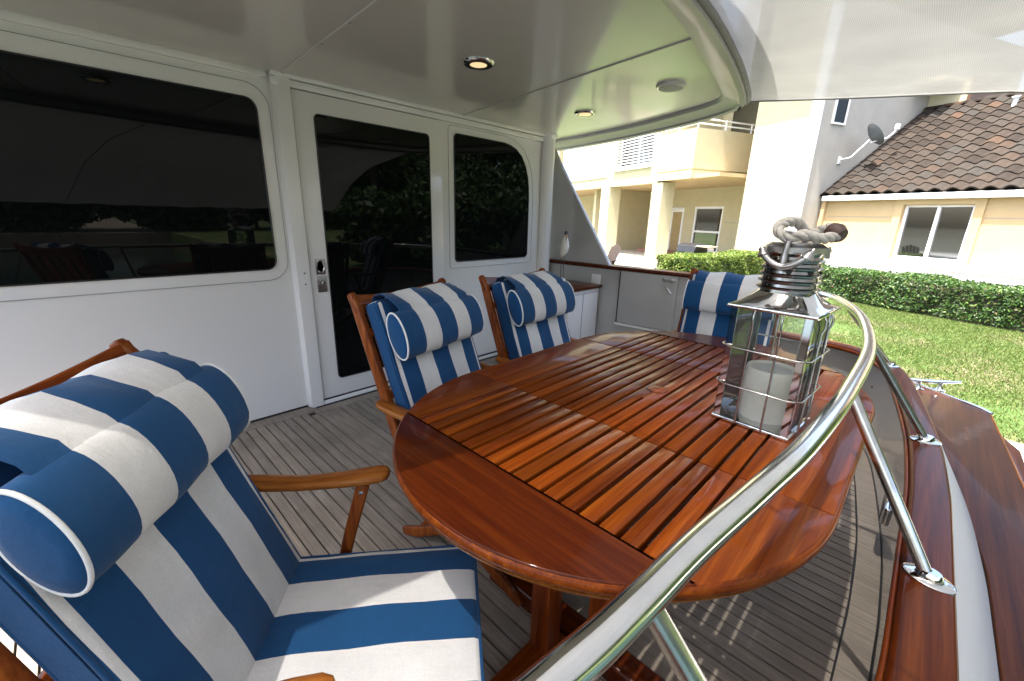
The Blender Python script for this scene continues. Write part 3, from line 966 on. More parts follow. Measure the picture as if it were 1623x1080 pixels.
# rounded edge band under the top
ring = []
for k in range(96):
    a = 2 * math.pi * k / 96
    cx = HX if math.cos(a) >= 0 else -HX
    ring.append((cx + (EX - 0.004) * math.cos(a), (HW - 0.004) * math.sin(a)))
prof = [(0.010, TZ - TH - 0.001), (0.0035, TZ - TH - 0.012), (-0.010, TZ - TH - 0.018), (-0.05, TZ - TH - 0.018), (-0.05, TZ - TH - 0.001)]
V, F = [], []
for i, p in enumerate(ring):
    a, b = ring[i - 1], ring[(i + 1) % 96]
    t = Vector((b[0] - a[0], b[1] - a[1], 0)).normalized()
    nr = Vector((t.y, -t.x, 0))
    for o_, z_ in prof:
        V.append((p[0] + nr.x * (o_ - 0.004), p[1] + nr.y * (o_ - 0.004), z_))
for i in range(96):
    for j in range(5):
        F.append((i * 5 + j, i * 5 + (j + 1) % 5, ((i + 1) % 96) * 5 + (j + 1) % 5, ((i + 1) % 96) * 5 + j))
bm = bmesh.new()
bv = [bm.verts.new(v) for v in V]
for f in F:
    bm.faces.new([bv[q] for q in f])
from_bm('edge_band', bm, CHAIR_X, table)
tubev = [(p[0] * 1.0, p[1], TZ - 0.013) for p in ring]
V, F = [], []
segn = 10
for i, p in enumerate(ring):
    a, b = ring[i - 1], ring[(i + 1) % 96]
    t = Vector((b[0] - a[0], b[1] - a[1], 0)).normalized()
    nr = Vector((t.y, -t.x, 0))
    for k in range(segn):
        an = 2 * math.pi * k / segn
        V.append((p[0] + nr.x * (0.001 + 0.010 * math.cos(an)), p[1] + nr.y * (0.001 + 0.010 * math.cos(an)), TZ - 0.0155 + 0.0135 * math.sin(an)))
for i in range(96):
    for k in range(segn):
        F.append((i * segn + k, i * segn + (k + 1) % segn, ((i + 1) % 96) * segn + (k + 1) % segn, ((i + 1) % 96) * segn + k))
mesh('bullnose', V, F, TABLE_X, table, True, 80)
# slats: three bays
NS = 16
pitch = (SY1 - SY0) / NS
protos = {}
for bay, (x0, x1) in enumerate(((-AX, -HX), (-HX, HX), (HX, AX))):
    L = x1 - x0 - 0.004
    if L not in protos:
        me_o = box('slat', (-L / 2, -(pitch - 0.0108) / 2, -0.022), (L / 2, (pitch - 0.0108) / 2, 0.0), TABLE_X, table, 0.0025, 2)
        protos[L] = me_o
        first = True
    for k in range(NS):
        y = SY0 + pitch * (k + 0.5)
        if first:
            o = protos[L]
            first = False
        else:
            o = protos[L].copy()
            link(o, table)
        o.location = ((x0 + x1) / 2, y, TZ - random.uniform(0.0005, 0.0022))
# parasol hole plug with its solid block
box('hole_block', (-0.085, -0.0062, TZ - 0.02), (0.105, 0.0062, TZ - 0.0012), TABLE_X, table)
lathe('hole_ring', [(0.0312, TZ - 0.004), (0.0315, TZ + 0.0003), (0.0342, TZ + 0.0003), (0.0345, TZ - 0.004)], CAULK, table, 36, (0.012, -0.001, 0))
lathe('hole_plug', [(0.0300, TZ - 0.003), (0.0313, TZ + 0.0002), (0.028, TZ + 0.0009), (0.001, TZ + 0.0010)], TABLE_X, table, 32, (0.012, -0.001, 0))
# bearers below the slats
for xx in (-AX + 0.035, -HX - 0.03, -HX + 0.03, 0.0, HX - 0.03, HX + 0.03, AX - 0.035):
    box('bearer', (xx - 0.022, -0.41, TZ - 0.065), (xx + 0.022, 0.41, TZ - 0.0315), TABLE_Y, table, 0.004)
for s in (-1, 1):
    box('apron', (-0.66, s * 0.36 - 0.012, TZ - 0.11), (0.66, s * 0.36 + 0.012, TZ - 0.067), TABLE_X, table, 0.003)
# trestles with gate legs
for s in (-1, 1):
    xf = s * 0.415
    box('trestle_foot', (xf - 0.04, -0.34, 0.001), (xf + 0.04, 0.34, 0.075), TABLE_Y, table, 0.012, 3)
    for yv in (-0.115, 0.10):
        box('leg', (xf - 0.032, yv - 0.035, 0.07), (xf + 0.032, yv + 0.035, TZ - 0.112), TABLE_Z, table, 0.008)
    box('leg', (s * 0.525 - 0.034, -0.022, 0.05), (s * 0.525 + 0.034, 0.046, TZ - 0.112), TABLE_Z, table, 0.008)
    box('gate_foot', (min(s * 0.46, s * 0.80), -0.03, 0.002), (max(s * 0.46, s * 0.80), 0.05, 0.06), TABLE_X, table, 0.012, 3)
box('stretcher', (-0.40, -0.03, 0.27), (0.40, 0.03, 0.35), TABLE_X, table, 0.006)

# ================================================================== CHAIRS
A_, ZS, D_, LB, LC, W_ = 0.357, 0.42, -0.206, 0.618, 0.655, 0.233
def B(t, l, n):
    return Vector((D_ - t * math.sin(A_) + n * math.cos(A_), l, ZS + t * math.cos(A_) + n * math.sin(A_)))
BM = Matrix(((-math.sin(A_), 0, math.cos(A_), D_), (0, 1, 0, 0), (math.cos(A_), 0, math.sin(A_), ZS), (0, 0, 0, 1)))  # (t,l,n) -> local
def cushion(name, lo, hi, mat, parent, mtx, puff_axis=2, puff=0.010, bev=0.016):
    bm = bmesh.new()
    bm_box(bm, lo, hi)
    bmesh.ops.bevel(bm, geom=bm.edges[:], offset=bev, segments=3, profile=0.5, affect='EDGES')
    big = [e for e in bm.edges if e.calc_length() > 0.1]
    bmesh.ops.subdivide_edges(bm, edges=big, cuts=11, use_grid_fill=True)
    c = [(a + b) / 2 for a, b in zip(lo, hi)]
    h = [(b - a) / 2 for a, b in zip(lo, hi)]
    for v in bm.verts:
        q = [(v.co[i] - c[i]) / h[i] for i in range(3)]
        ax = [i for i in range(3) if i != puff_axis]
        k = max(0, 1 - q[ax[0]] ** 4) * max(0, 1 - q[ax[1]] ** 4)
        v.co[puff_axis] += puff * k * q[puff_axis]
        v.co[puff_axis] += 0.0022 * math.sin(v.co[ax[0]] * 31 + v.co[ax[1]] * 13) * k
        wob = 0.003 * math.sin(v.co[ax[0]] * 19 + 1.3)
        v.co[ax[1]] += wob * (1 if abs(q[ax[1]]) > 0.9 else 0.0)
    bm.transform(mtx)
    return from_bm(name, bm, mat, parent, True, 70)

def side_curve(pts, half_w, thick, l, mat, parent, name):
    """flat bar in the f-z plane at lateral position l"""
    V, F = [], []
    P = [Vector((p[0], 0, p[1])) for p in pts]
    hw = half_w if isinstance(half_w, (list, tuple)) else [half_w] * len(P)
    for i, p in enumerate(P):
        t = (P[min(i + 1, len(P) - 1)] - P[max(i - 1, 0)]).normalized()
        n_ = Vector((-t.z, 0, t.x))
        for a, b in ((1, 1), (1, -1), (-1, -1), (-1, 1)):
            V.append(p + n_ * hw[i] * a + Vector((0, l + b * thick / 2, 0)))
    for i in range(len(P) - 1):
        for k in range(4):
            F.append((i * 4 + k, i * 4 + (k + 1) % 4, (i + 1) * 4 + (k + 1) % 4, (i + 1) * 4 + k))
    F.append((0, 1, 2, 3))
    F.append(tuple(len(V) - 4 + k for k in range(4))[::-1])
    bm = bmesh.new()
    bv = [bm.verts.new(v) for v in V]
    for f in F:
        bm.faces.new([bv[q] for q in f])
    bmesh.ops.recalc_face_normals(bm, faces=bm.faces[:])
    long_e = [e for e in bm.edges if e.is_manifold and e.calc_face_angle(0) > 0.8]
    bmesh.ops.bevel(bm, geom=long_e, offset=min(0.006, thick * 0.3), segments=2, profile=0.5, affect='EDGES')
    return from_bm(name, bm, mat, parent, True, 50)

def make_chair():
    c = thing('armchair', 'teak armchair', 'chair', (0, 0, 0))
    # wooden frame
    for s in (-1, 1):
        pts = [B(t, 0, -0.088) for t in (-0.16, 0.0, 0.2, 0.4, 0.56, 0.625, 0.667)]
        side_curve([(p.x - (0.012 if i == 6 else 0), p.z) for i, p in enumerate(pts)], [0.020, 0.022, 0.022, 0.021, 0.019, 0.018, 0.012], 0.026, s * 0.2485, CHAIR_Z, c, 'back_rail')
        box('seat_rail', (-0.29, s * 0.225 - 0.011, 0.295), (0.225, s * 0.225 + 0.011, 0.342), CHAIR_X, c, 0.004)
        # crossing legs
        side_curve([(0.20, 0.335), (0.05, 0.245), (-0.16, 0.125), (-0.30, 0.05), (-0.375, 0.024)], [0.017, 0.020, 0.020, 0.022, 0.018], 0.022, s * 0.2005, CHAIR_Z, c, 'leg')
        side_curve([(-0.22, 0.31), (-0.1, 0.235), (0.10, 0.11), (0.22, 0.028)], [0.017, 0.020, 0.020, 0.017], 0.022, s * 0.2495, CHAIR_Z, c, 'leg')
        # paddle armrest
        bm = bmesh.new()
        prof_ = [(-0.385, 0.020, 0.628), (-0.36, 0.027, 0.625), (-0.28, 0.029, 0.617), (-0.20, 0.026, 0.612), (-0.10, 0.029, 0.616), (-0.04, 0.034, 0.622), (0.0, 0.033, 0.627), (0.018, 0.024, 0.629), (0.026, 0.010, 0.629)]
        rings = []
        for f_, hw, z_ in prof_:
            th = 0.0135 if hw > 0.015 else 0.007
            ring_ = []
            for k in range(12):
                a = 2 * math.pi * k / 12
                ca, sa = math.cos(a), math.sin(a)
                ring_.append(bm.verts.new((f_, s * 0.277 + hw * math.copysign(abs(ca) ** 0.7, ca), z_ + th * math.copysign(abs(sa) ** 0.7, sa))))
            rings.append(ring_)
        for r0, r1 in zip(rings, rings[1:]):
            for k in range(12):
                bm.faces.new((r0[k], r0[(k + 1) % 12], r1[(k + 1) % 12], r1[k]))
        bm.faces.new(rings[0])
        bm.faces.new(rings[-1][::-1])
        from_bm('armrest', bm, CHAIR_X, c, True, 60)
        st = side_curve([(-0.040, 0.612), (-0.085, 0.46), (-0.125, 0.305)], [0.017, 0.016, 0.015], 0.020, s * 0.2595, CHAIR_Z, c, 'arm_strut')
        lathe('brass_pin', [(0.006, -0.012), (0.006, 0.012), (0.003, 0.013)], STEELB, st, 10, (-0.046, s * 0.2595, 0.592), Matrix.Rotation(R(90), 3, 'X').to_4x4())
    # curved crest rail with horns
    V, F = [], []
    NK = 17
    for k in range(NK):
        l = -0.262 + 0.524 * k / (NK - 1)
        q = (l / 0.262) ** 2
        n0 = -0.115 + 0.024 * q
        for t, nn in ((0.585 + 0.006 * q, n0), (0.650 + 0.016 * q, n0 - 0.008), (0.650 + 0.016 * q, n0 + 0.010), (0.585 + 0.006 * q, n0 + 0.018)):
            V.append(B(t, l, nn))
    for k in range(NK - 1):
        for j in range(4):
            F.append((k * 4 + j, k * 4 + (j + 1) % 4, (k + 1) * 4 + (j + 1) % 4, (k + 1) * 4 + j))
    F += [(0, 1, 2, 3), tuple(4 * (NK - 1) + j for j in (3, 2, 1, 0))]
    bm = bmesh.new()
    bv = [bm.verts.new(v) for v in V]
    for f in F:
        bm.faces.new([bv[q] for q in f])
    bmesh.ops.recalc_face_normals(bm, faces=bm.faces[:])
    ee = [e for e in bm.edges if e.calc_face_angle(0) > 0.8]
    bmesh.ops.bevel(bm, geom=ee, offset=0.004, segments=2, profile=0.5, affect='EDGES')
    from_bm('crest_rail', bm, CHAIR_Y, c, True, 50)
    for k in range(5):
        l = -0.176 + 0.088 * k
        box('back_slat', (-0.05, l - 0.031, -0.098), (0.60, l + 0.031, -0.084), CHAIR_Z, c, 0.003, 2, BM)
    for k in range(3):
        box('back_crossbar', (0.02 + 0.24 * k, -0.236, -0.083), (0.05 + 0.24 * k, 0.236, -0.068), CHAIR_Y, c, 0.003, 2, BM)
    for k in range(6):
        f_ = -0.18 + 0.072 * k
        box('seat_slat', (f_, -0.236, 0.343), (f_ + 0.055, 0.236, 0.356), CHAIR_Y, c, 0.003)
    box('stretcher', (-0.30, -0.19, 0.04), (-0.27, 0.19, 0.075), CHAIR_Y, c, 0.006)
    # cushions
    seat = cushion('seat_cushion', (-0.225, -W_, 0.357), (0.252, W_, ZS), STRIPES, c, Matrix.Identity(4), 2, 0.010)
    back = cushion('back_cushion', (-0.022, -W_, -0.064), (LB, W_, 0.0), STRIPES, c, BM, 2, 0.010)
    def welt(par, mtx, x0, x1, z, mat, rad, w=W_):
        P = rrect(x0, x1, -w, w, 0.016, 5)
        tube('welt', [mtx @ Vector((p[0], p[1], z)) for p in P] + [mtx @ Vector((P[0][0], P[0][1], z))], rad, mat, par, 6)
    welt(seat, Matrix.Identity(4), -0.222, 0.2495, ZS - 0.006, BLUEFAB, 0.0042, W_ - 0.0025)
    welt(seat, Matrix.Identity(4), -0.222, 0.2495, 0.362, BLUEFAB, 0.0042, W_ - 0.0025)
    welt(back, BM, -0.019, LB - 0.003, -0.006, BLUEFAB, 0.0042, W_ - 0.0025)
    welt(back, BM, -0.019, LB - 0.003, -0.058, BLUEFAB, 0.0042, W_ - 0.0025)
    # boxing (plain blue sides) as thin shells a hair proud of the cushions
    for s in (-1, 1):
        box('side_boxing', (0.018, s * (W_ + 0.001) - 0.001, -0.053), (LB - 0.018, s * (W_ + 0.001) + 0.001, -0.011), BLUEFAB, back, 0, 2, BM)
        box('side_boxing', (-0.178, s * (W_ + 0.001) - 0.001, 0.369), (0.23, s * (W_ + 0.001) + 0.001, ZS - 0.011), BLUEFAB, seat)
    box('side_boxing', (0.2522, -W_ + 0.018, 0.369), (0.2542, W_ - 0.018, ZS - 0.011), BLUEFAB, seat)
    # bolster headrest: stuffed roll with flat ends and a flap over the top of the back
    PT, PN = 0.474, 0.050
    V, F = [], []
    NL, NK = 27, 28
    for i in range(NL):
        u = i / (NL - 1) * 2 - 1
        l = u * 0.232
        k_ = 1.0 - 0.055 * abs(u) ** 8
        for k in range(NK):
            a = 2 * math.pi * k / NK
            pk = 0.010 * math.sin(a * 11 + 2 * u) * abs(u) ** 5 + 0.014 * math.sin(l * 27 + a * 2) * math.cos(a)
            rt = 0.088 * k_ * (1 + 0.012 * math.sin(l * 40 + a * 3) + pk)
            rn = 0.042 * k_ * (1 + 0.02 * math.sin(l * 33 + a) + pk + 0.10 * max(0, -math.cos(a)))
            V.append(B(PT + rt * math.cos(a), l, PN + rn * math.sin(a)))
    for i in range(NL - 1):
        for k in range(NK):
            F.append((i * NK + k, i * NK + (k + 1) % NK, (i + 1) * NK + (k + 1) % NK, (i + 1) * NK + k))
    pil_ = mesh('headrest', V, F, STRIPES_PILLOW, c, True, 80)
    for s in (-1, 1):
        V, F = [], []
        for rr_, off in ((1.0, 0.0), (0.93, 0.004), (0.6, 0.007), (0.05, 0.008)):
            for k in range(NK):
                a = 2 * math.pi * k / NK
                V.append(B(PT + 0.083 * rr_ * math.cos(a), s * (0.2315 + off), PN + 0.0385 * rr_ * math.sin(a)))
        for i in range(3):
            for k in range(NK):
                F.append((i * NK + k, i * NK + (k + 1) % NK, (i + 1) * NK + (k + 1) % NK, (i + 1) * NK + k))
        F.append(tuple(3 * NK + k for k in range(NK)))
        mesh('end_cap', V, F, BLUEFAB, pil_, True, 80)
        ringp = [B(PT + 0.0855 * math.cos(a), s * 0.2300, PN + 0.0410 * math.sin(a)) for a in [2 * math.pi * k / 40 for k in range(41)]]
        tube('piping', ringp, 0.0034, PIPING, pil_, 8)
    prof_ = [(0.520, 0.082), (0.546, 0.068), (0.575, 0.058), (0.608, 0.026), (0.638, -0.008), (0.641, -0.045), (0.628, -0.062), (0.60, -0.0665), (0.56, -0.0665), (0.52, -0.0665)]
    V, F = [], []
    NL = 21
    for i in range(NL):
        l = (i / (NL - 1) * 2 - 1) * 0.197
        for j, (t, nn) in enumerate(prof_):
            wv = 0.004 * math.sin(l * 38 + j * 0.8) * (1 if 1 < j < 6 else 0.2)
            V.append(B(t + wv, l, nn + wv))
        for j, (t, nn) in list(enumerate(prof_))[::-1]:
            wv = 0.004 * math.sin(l * 38 + j * 0.8) * (1 if 1 < j < 6 else 0.2)
            tn = 0.0035
            V.append(B(t + wv - tn * 0.7, l, nn + wv - tn * (0.7 if j < 6 else -0.4)))
    n2 = len(prof_) * 2
    for i in range(NL - 1):
        for j in range(n2):
            F.append((i * n2 + j, i * n2 + (j + 1) % n2, (i + 1) * n2 + (j + 1) % n2, (i + 1) * n2 + j))
    F += [tuple(range(n2)), tuple((NL - 1) * n2 + j for j in range(n2))[::-1]]
    mesh('flap', V, F, STRIPES_PILLOW, pil_, True, 70)
    return c

def copy_thing(src):
    r_ = src.copy()
    COL.objects.link(r_)
    for ch in list(src.children):
        cc = ch.copy()
        COL.objects.link(cc)
        cc.parent = r_
        for gc in list(ch.children):
            g2 = gc.copy()
            COL.objects.link(g2)
            g2.parent = cc
    return r_
chair0 = make_chair()
GRP = 'striped armchairs round the table'
CH = [((0.301, 0.715), -38.0, 'blue and white striped armchair in the left foreground, nearest the camera'),
      ((1.05, 1.019), -76.7, 'striped teak armchair in front of the sliding door, middle of the table side'),
      ((1.675, 1.047), -85.7, 'striped teak armchair below the narrow side window, beside the white locker'),
      ((2.22, 0.715), -171.0, 'striped armchair at the far end of the table behind the lantern')]
for i, ((x_, y_), rz_, lab) in enumerate(CH):
    o = chair0 if i == 0 else copy_thing(chair0)
    o.location = (x_, y_, 0.0005)
    o.rotation_euler = (0, 0, R(rz_))
    tag(o, lab, 'chair', GRP)

# ================================================================== LANTERN
LXc, LYc, LZ0 = 1.345, 0.262, 0.7405
lan = thing('ship_lantern', 'square nickel ship lantern with glass panes and a rope handle on the table', 'lantern', (LXc, LYc, LZ0), R(-4))
hw = 0.098
HB = 0.335
box('base', (-hw - .004, -hw - .004, 0), (hw + .004, hw + .004, 0.012), STEEL, lan, 0.003)
for sx in (-1, 1):
    for sy in (-1, 1):
        p_ = boxes('corner_post', [((sx * hw - 0.009 * (sx + 1), sy * hw - 0.0015 * (sy + 1), 0.012), (sx * hw + 0.009 * (1 - sx), sy * hw + 0.0015 * (1 - sy), HB)),
                                   ((sx * hw - 0.0015 * (sx + 1), sy * hw - 0.009 * (sy + 1), 0.0121), (sx * hw + 0.0015 * (1 - sx), sy * hw + 0.009 * (1 - sy), HB - .0001))], STEEL, lan)
for ax in (0, 1):
    for s in (-1, 1):
        def PQ(a, o_, z_):
            return (a, s * o_, z_) if ax == 0 else (s * o_, a, z_)
        lo, hi = PQ(-hw + 0.006, hw - 0.0045, 0.012), PQ(hw - 0.006, hw - 0.003, HB)
        box('glass_pane', tuple(min(a, b) for a, b in zip(lo, hi)), tuple(max(a, b) for a, b in zip(lo, hi)), CLEARGLASS, lan)
        rods = []
        for a in (-0.034, 0.034):
            rods.append(([PQ(a, hw + 0.006, 0.006), PQ(a, hw + 0.0075, 0.05), PQ(a, hw + 0.0075, HB - 0.045), PQ(a, hw + 0.013, HB - 0.03), PQ(a, hw + 0.013, HB - 0.012), PQ(a, hw + 0.004, HB + 0.004)], 0.0026))
        for z_ in (0.115, 0.225):
            rods.append(([PQ(-hw, hw + 0.002, z_), PQ(-hw + .012, hw + 0.011, z_), PQ(hw - .012, hw + 0.011, z_), PQ(hw, hw + 0.002, z_)], 0.0024))
        tubes('wire_guard', rods, STEELB, lan, 8)
# roof: eaves, hipped cap
box('eaves', (-hw - 0.010, -hw - 0.010, HB), (hw + 0.010, hw + 0.010, HB + 0.010), STEEL, lan, 0.003)
rs = [(hw + 0.006, HB + 0.010), (hw - 0.006, HB + 0.016), (0.072, HB + 0.044), (0.066, HB + 0.052)]
V, F = [], []
for q, z_ in rs:
    NP = 32
    for k in range(NP):
        a = 2 * math.pi * k / NP + math.pi / 4
        mixr = (z_ - HB - 0.010) / 0.042
        ca, sa = math.cos(a), math.sin(a)
        sq = q / max(abs(ca), abs(sa))
        rr_ = sq * (1 - mixr) + q * mixr
        V.append((rr_ * ca, rr_ * sa, z_))
for i in range(len(rs) - 1):
    for k in range(32):
        F.append((i * 32 + k, i * 32 + (k + 1) % 32, (i + 1) * 32 + (k + 1) % 32, (i + 1) * 32 + k))
F.append(tuple(range(96, 128)))
mesh('hipped_roof', V, F, STEEL, lan, True, 30)
prof_ = [(0.066, HB + 0.050)]
for k in range(5):
    z_ = HB + 0.056 + k * 0.018
    prof_ += [(0.074 - k * 0.001, z_), (0.075 - k * 0.001, z_ + 0.004), (0.066, z_ + 0.007), (0.0645, z_ + 0.014)]
prof_ += [(0.068, HB + 0.150), (0.070, HB + 0.153), (0.050, HB + 0.158), (0.045, HB + 0.160)]
chm = lathe('chimney', prof_, DARKNICKEL, lan, 40)
lathe('chimney_top', [(0.074, HB + 0.150), (0.074, HB + 0.166), (0.058, HB + 0.176), (0.050, HB + 0.176)], OLDNICKEL, lan, 8, (0, 0, 0), None, False)
for k in range(8):
    a = 2 * math.pi * k / 8 + 0.2
    lathe('vent_hole', [(0.007, -0.001), (0.007, 0.0008)], CAULK, chm, 10, (0.0665 * math.cos(a), 0.0665 * math.sin(a), HB + 0.105), (Matrix.Rotation(a, 4, 'Z') @ Matrix.Rotation(R(90), 4, 'Y')))
# anchor shaped brackets on two sides carrying the rope
def anchor(s):
    x0 = s * 0.078
    zt = HB + 0.180
    lst = [([(x0, 0, HB + 0.118), (x0 * 1.02, 0, HB + 0.155), (x0 * 0.9, 0, zt)], [0.010, 0.007, 0.007])]
    arm = [(x0 * 0.93, -0.058, HB + 0.160), (x0 * 1.03, -0.043, HB + 0.140), (x0 * 1.08, -0.021, HB + 0.124), (x0 * 1.08, 0, HB + 0.118), (x0 * 1.08, 0.021, HB + 0.124), (x0 * 1.03, 0.043, HB + 0.140), (x0 * 0.93, 0.058, HB + 0.160)]
    lst.append((catmull(arm, 4), 0.0085))
    for q in (-1, 1):
        lst.append(([(x0 * 0.93, q * 0.060, HB + 0.167), (x0 * 1.0, q * 0.049, HB + 0.142)], [0.002, 0.015]))
    ringp = [(x0 * 0.9, 0.012 * math.cos(a), zt + 0.012 + 0.013 * math.sin(a)) for a in [2 * math.pi * k / 16 for k in range(17)]]
    lst.append((ringp, 0.0045))
    tubes('anchor_bracket', lst, OLDNICKEL, lan, 10)
anchor(1)
anchor(-1)
# rope bail: doubled three-strand rope flopped to one side, ends seized in leather
def rope(path, rad, name, parent):
    P = catmull(path, 12)
    V, F = [], []
    L = 0
    nv = None
    for s_ in range(3):
        pts = []
        L = 0
        prev = None
        nv = Vector((0, 0, 1))
        for i, p in enumerate(P):
            t = (P[min(i + 1, len(P) - 1)] - P[max(i - 1, 0)]).normalized()
            nv = (nv - t * nv.dot(t)).normalized()
            bv_ = t.cross(nv)
            if prev is not None:
                L += (p - prev).length
            prev = p
            a = L / (rad * 5.2) * 2 * math.pi + s_ * 2 * math.pi / 3
            pts.append(p + (nv * math.cos(a) + bv_ * math.sin(a)) * rad * 0.48)
        tube_into(V, F, pts, rad * 0.60, 8)
    return mesh(name, V, F, ROPE, parent, True, 60)
zt = HB + 0.194
pathr = [(0.0090, -0.0780, zt + 0.002), (-0.0360, -0.0593, zt - 0.004), (-0.0594, -0.0281, zt + 0.004), (-0.0648, 0.0000, zt - 0.004), (-0.0612, 0.0250, zt + 0.006), (-0.0405, 0.0374, zt + 0.022), (-0.0090, 0.0265, zt + 0.034), (0.0315, 0.0125, zt + 0.030), (0.0630, 0.0000, zt + 0.004), (0.0684, -0.0218, zt + 0.010), (0.0576, -0.0530, zt + 0.022), (0.0234, -0.0780, zt + 0.014)]
hand = rope(pathr, 0.0132, 'rope_handle', lan)
tube('leather_whipping', [(0.026, -0.064, zt + 0.014), (0.016, -0.079, zt + 0.009), (0.010, -0.092, zt + 0.004)], [0.022, 0.024, 0.016], LEATHER, hand, 14)
# candle inside (its own thing)
cd = lathe('pillar_candle', [(0.001, 0.0), (0.066, 0.0), (0.067, 0.004), (0.067, 0.140), (0.064, 0.150), (0.060, 0.151), (0.055, 0.143), (0.02, 0.138), (0.001, 0.138)], WAX, None, 40, (0, 0, 0))
cd.location = (LXc + 0.004, LYc - 0.004, LZ0 + 0.0125)
tag(cd, 'thick cream pillar candle inside the ship lantern', 'candle')
wick = lathe('wick', [(0.0015, 0.137), (0.0012, 0.150)], BLACKPL, cd, 6)

# ================================================================== BIRD FIGURINE on the locker
bird = thing('shorebird_figurine', 'small carved white shorebird on thin legs standing on the locker top', 'figurine', (3.195, 2.45, 0.7005))
V, F = [], []
body = [(0.012, 0.000, 0.235), (0.008, 0.004, 0.26), (0.0, 0.02, 0.30), (-0.004, 0.03, 0.345), (-0.004, 0.028, 0.385), (-0.010, 0.016, 0.415), (-0.018, 0.004, 0.438), (-0.024, -0.004, 0.458), (-0.026, -0.004, 0.474)]
tube_into(V, F, [Vector((p[1] * 0.6, p[0], p[2])) for p in body], [0.006, 0.020, 0.036, 0.041, 0.034, 0.022, 0.015, 0.017, 0.006], 14)
mesh('body', V, F, BIRDW, bird, True, 70)
lathe('head_cap', [(0.001, 0.022), (0.012, 0.018), (0.0195, 0.006), (0.020, -0.004), (0.017, -0.012)][::-1], plain('dark_blue_paint', (0.02, 0.035, 0.06), 0.5), bird, 16, (-0.003, -0.025, 0.460))
tube('beak', [(-0.012, -0.038, 0.458), (-0.020, -0.046, 0.425), (-0.020, -0.044, 0.385)], [0.007, 0.005, 0.0015], BEAK, bird, 8)
for s in (-1, 1):
    tube('leg', [(0.0, s * 0.014, 0.25), (0.0, s * 0.016, 0.04)], 0.0028, BLACKPL, bird, 8)
bm = bmesh.new()
bmesh.ops.create_icosphere(bm, subdivisions=3, radius=0.05)
for v in bm.verts:
    v.co.z = max(v.co.z, -0.01) * 0.9 + 0.009
    v.co.x *= 1.1 + 0.1 * math.sin(v.co.y * 60)
from_bm('driftwood_base', bm, BIRDW, bird)

# ================================================================== HOUSE
EA = R(-25)
e2 = Vector((math.cos(EA), math.sin(EA), 0))
e1 = Vector((-math.sin(EA), math.cos(EA), 0))
W0, S0, Z0 = 12.0, 10.0, ZG
house = thing('house', 'cream stucco waterfront house with balconies and a brown tiled side roof', 'house', tuple(e2 * W0 + e1 * S0 + Vector((0, 0, Z0))), EA)
def hl(w, s, z):
    return (w - W0, s - S0, z - Z0)
def hbox(name, w0, w1, s0, s1, z0, z1, mat, parent=house, bev=0.0):
    return box(name, hl(w0, s0, z0), hl(w1, s1, z1), mat, parent, bev)
def wall_with_hole(name, w0, w1, s0, s1, z0, z1, holes, mat):
    """wall in the s-z plane made of butted blocks around the openings"""
    ss = sorted({s0, s1, *[h[0] for h in holes], *[h[1] for h in holes]})
    lst = []
    for a, b in zip(ss, ss[1:]):
        cuts = sorted([(h[2], h[3]) for h in holes if h[0] <= a and h[1] >= b])
        z = z0
        for c0, c1 in cuts:
            if c0 > z:
                lst.append((hl(w0, a, z), hl(w1, b, c0)))
            z = c1
        if z < z1:
            lst.append((hl(w0, a, z), hl(w1, b, z1)))
    bm = bmesh.new()
    for lo, hi in lst:
        bm_box(bm, lo, hi)
    bmesh.ops.remove_doubles(bm, verts=bm.verts[:], dist=0.0005)
    inner_f = [f for f in bm.faces if False]
    return from_bm(name, bm, mat, house, False)
# right wing
WW = 12.25
wall_with_hole('wall', WW, WW + 0.2, 1.6, 8.44, -0.3, 2.0, [(5.24, 6.49, 0.59, 1.775)], PEACH)
win = hbox('window', WW + 0.10, WW + 0.115, 5.28, 6.45, 0.62, 1.735, DARKGLASS)
WINGLASS = plain('house_window_glass', (0.012, 0.014, 0.012), 0.03, 0.1, 2)
WINGLASS.node_tree.nodes['Principled BSDF'].inputs['IOR'].default_value = 2.4
win.data.materials[0] = WINGLASS
win['label'] = 'two pane sliding window of the side wing'
for s_, t_ in ((5.24, 5.29), (6.44, 6.49), (5.83, 5.89)):
    hbox('frame', WW + 0.05, WW + 0.13, s_, t_, 0.591, 1.774, TRIMW, win)
for z_, y_ in ((0.591, 0.63), (1.73, 1.774)):
    hbox('frame', WW + 0.053, WW + 0.127, 5.292, 6.438, z_, y_, TRIMW, win)
hbox('surround', WW - 0.04, WW - 0.002, 6.50, 6.66, 0.545, 1.90, PEACH, win)
hbox('surround', WW - 0.04, WW - 0.002, 5.07, 5.23, 0.545, 1.90, PEACH, win)
hbox('surround', WW - 0.042, WW - 0.003, 5.07, 6.66, 1.785, 1.902, PEACH, win)
led = hbox('ledge', WW - 0.22, WW - 0.045, 1.6, 8.1, 0.40, 0.54, TRIMW)
hbox('ledge', WW - 0.16, WW - 0.003, 1.6, 8.1, 0.05, 0.392, TRIMW)
gut = hbox('gutter', 12.08, 12.20, 1.6, 8.35, 1.90, 2.03, TRIMW, house, 0.01)
hbox('soffit', 12.20, WW + 0.1, 1.6, 8.44, 1.945, 1.985, TRIMW)
hbox('downpipe', 12.15, 12.23, 8.28, 8.36, 0.2, 1.94, PEACH)
RS = 0.69
def roof_z(w):
    return 2.05 + RS * (w - 12.12)
RA = math.atan(RS)
roof = mesh('roof', [hl(12.12, 1.6, 2.02), hl(15.62, 1.6, roof_z(15.62) - 0.03), hl(15.62, 8.44, roof_z(15.62) - 0.03), hl(12.12, 8.44, 2.02), hl(19.1, 1.6, 2.02), hl(19.1, 8.44, 2.02)], [(0, 1, 2, 3), (1, 4, 5, 2)], TILE, house)
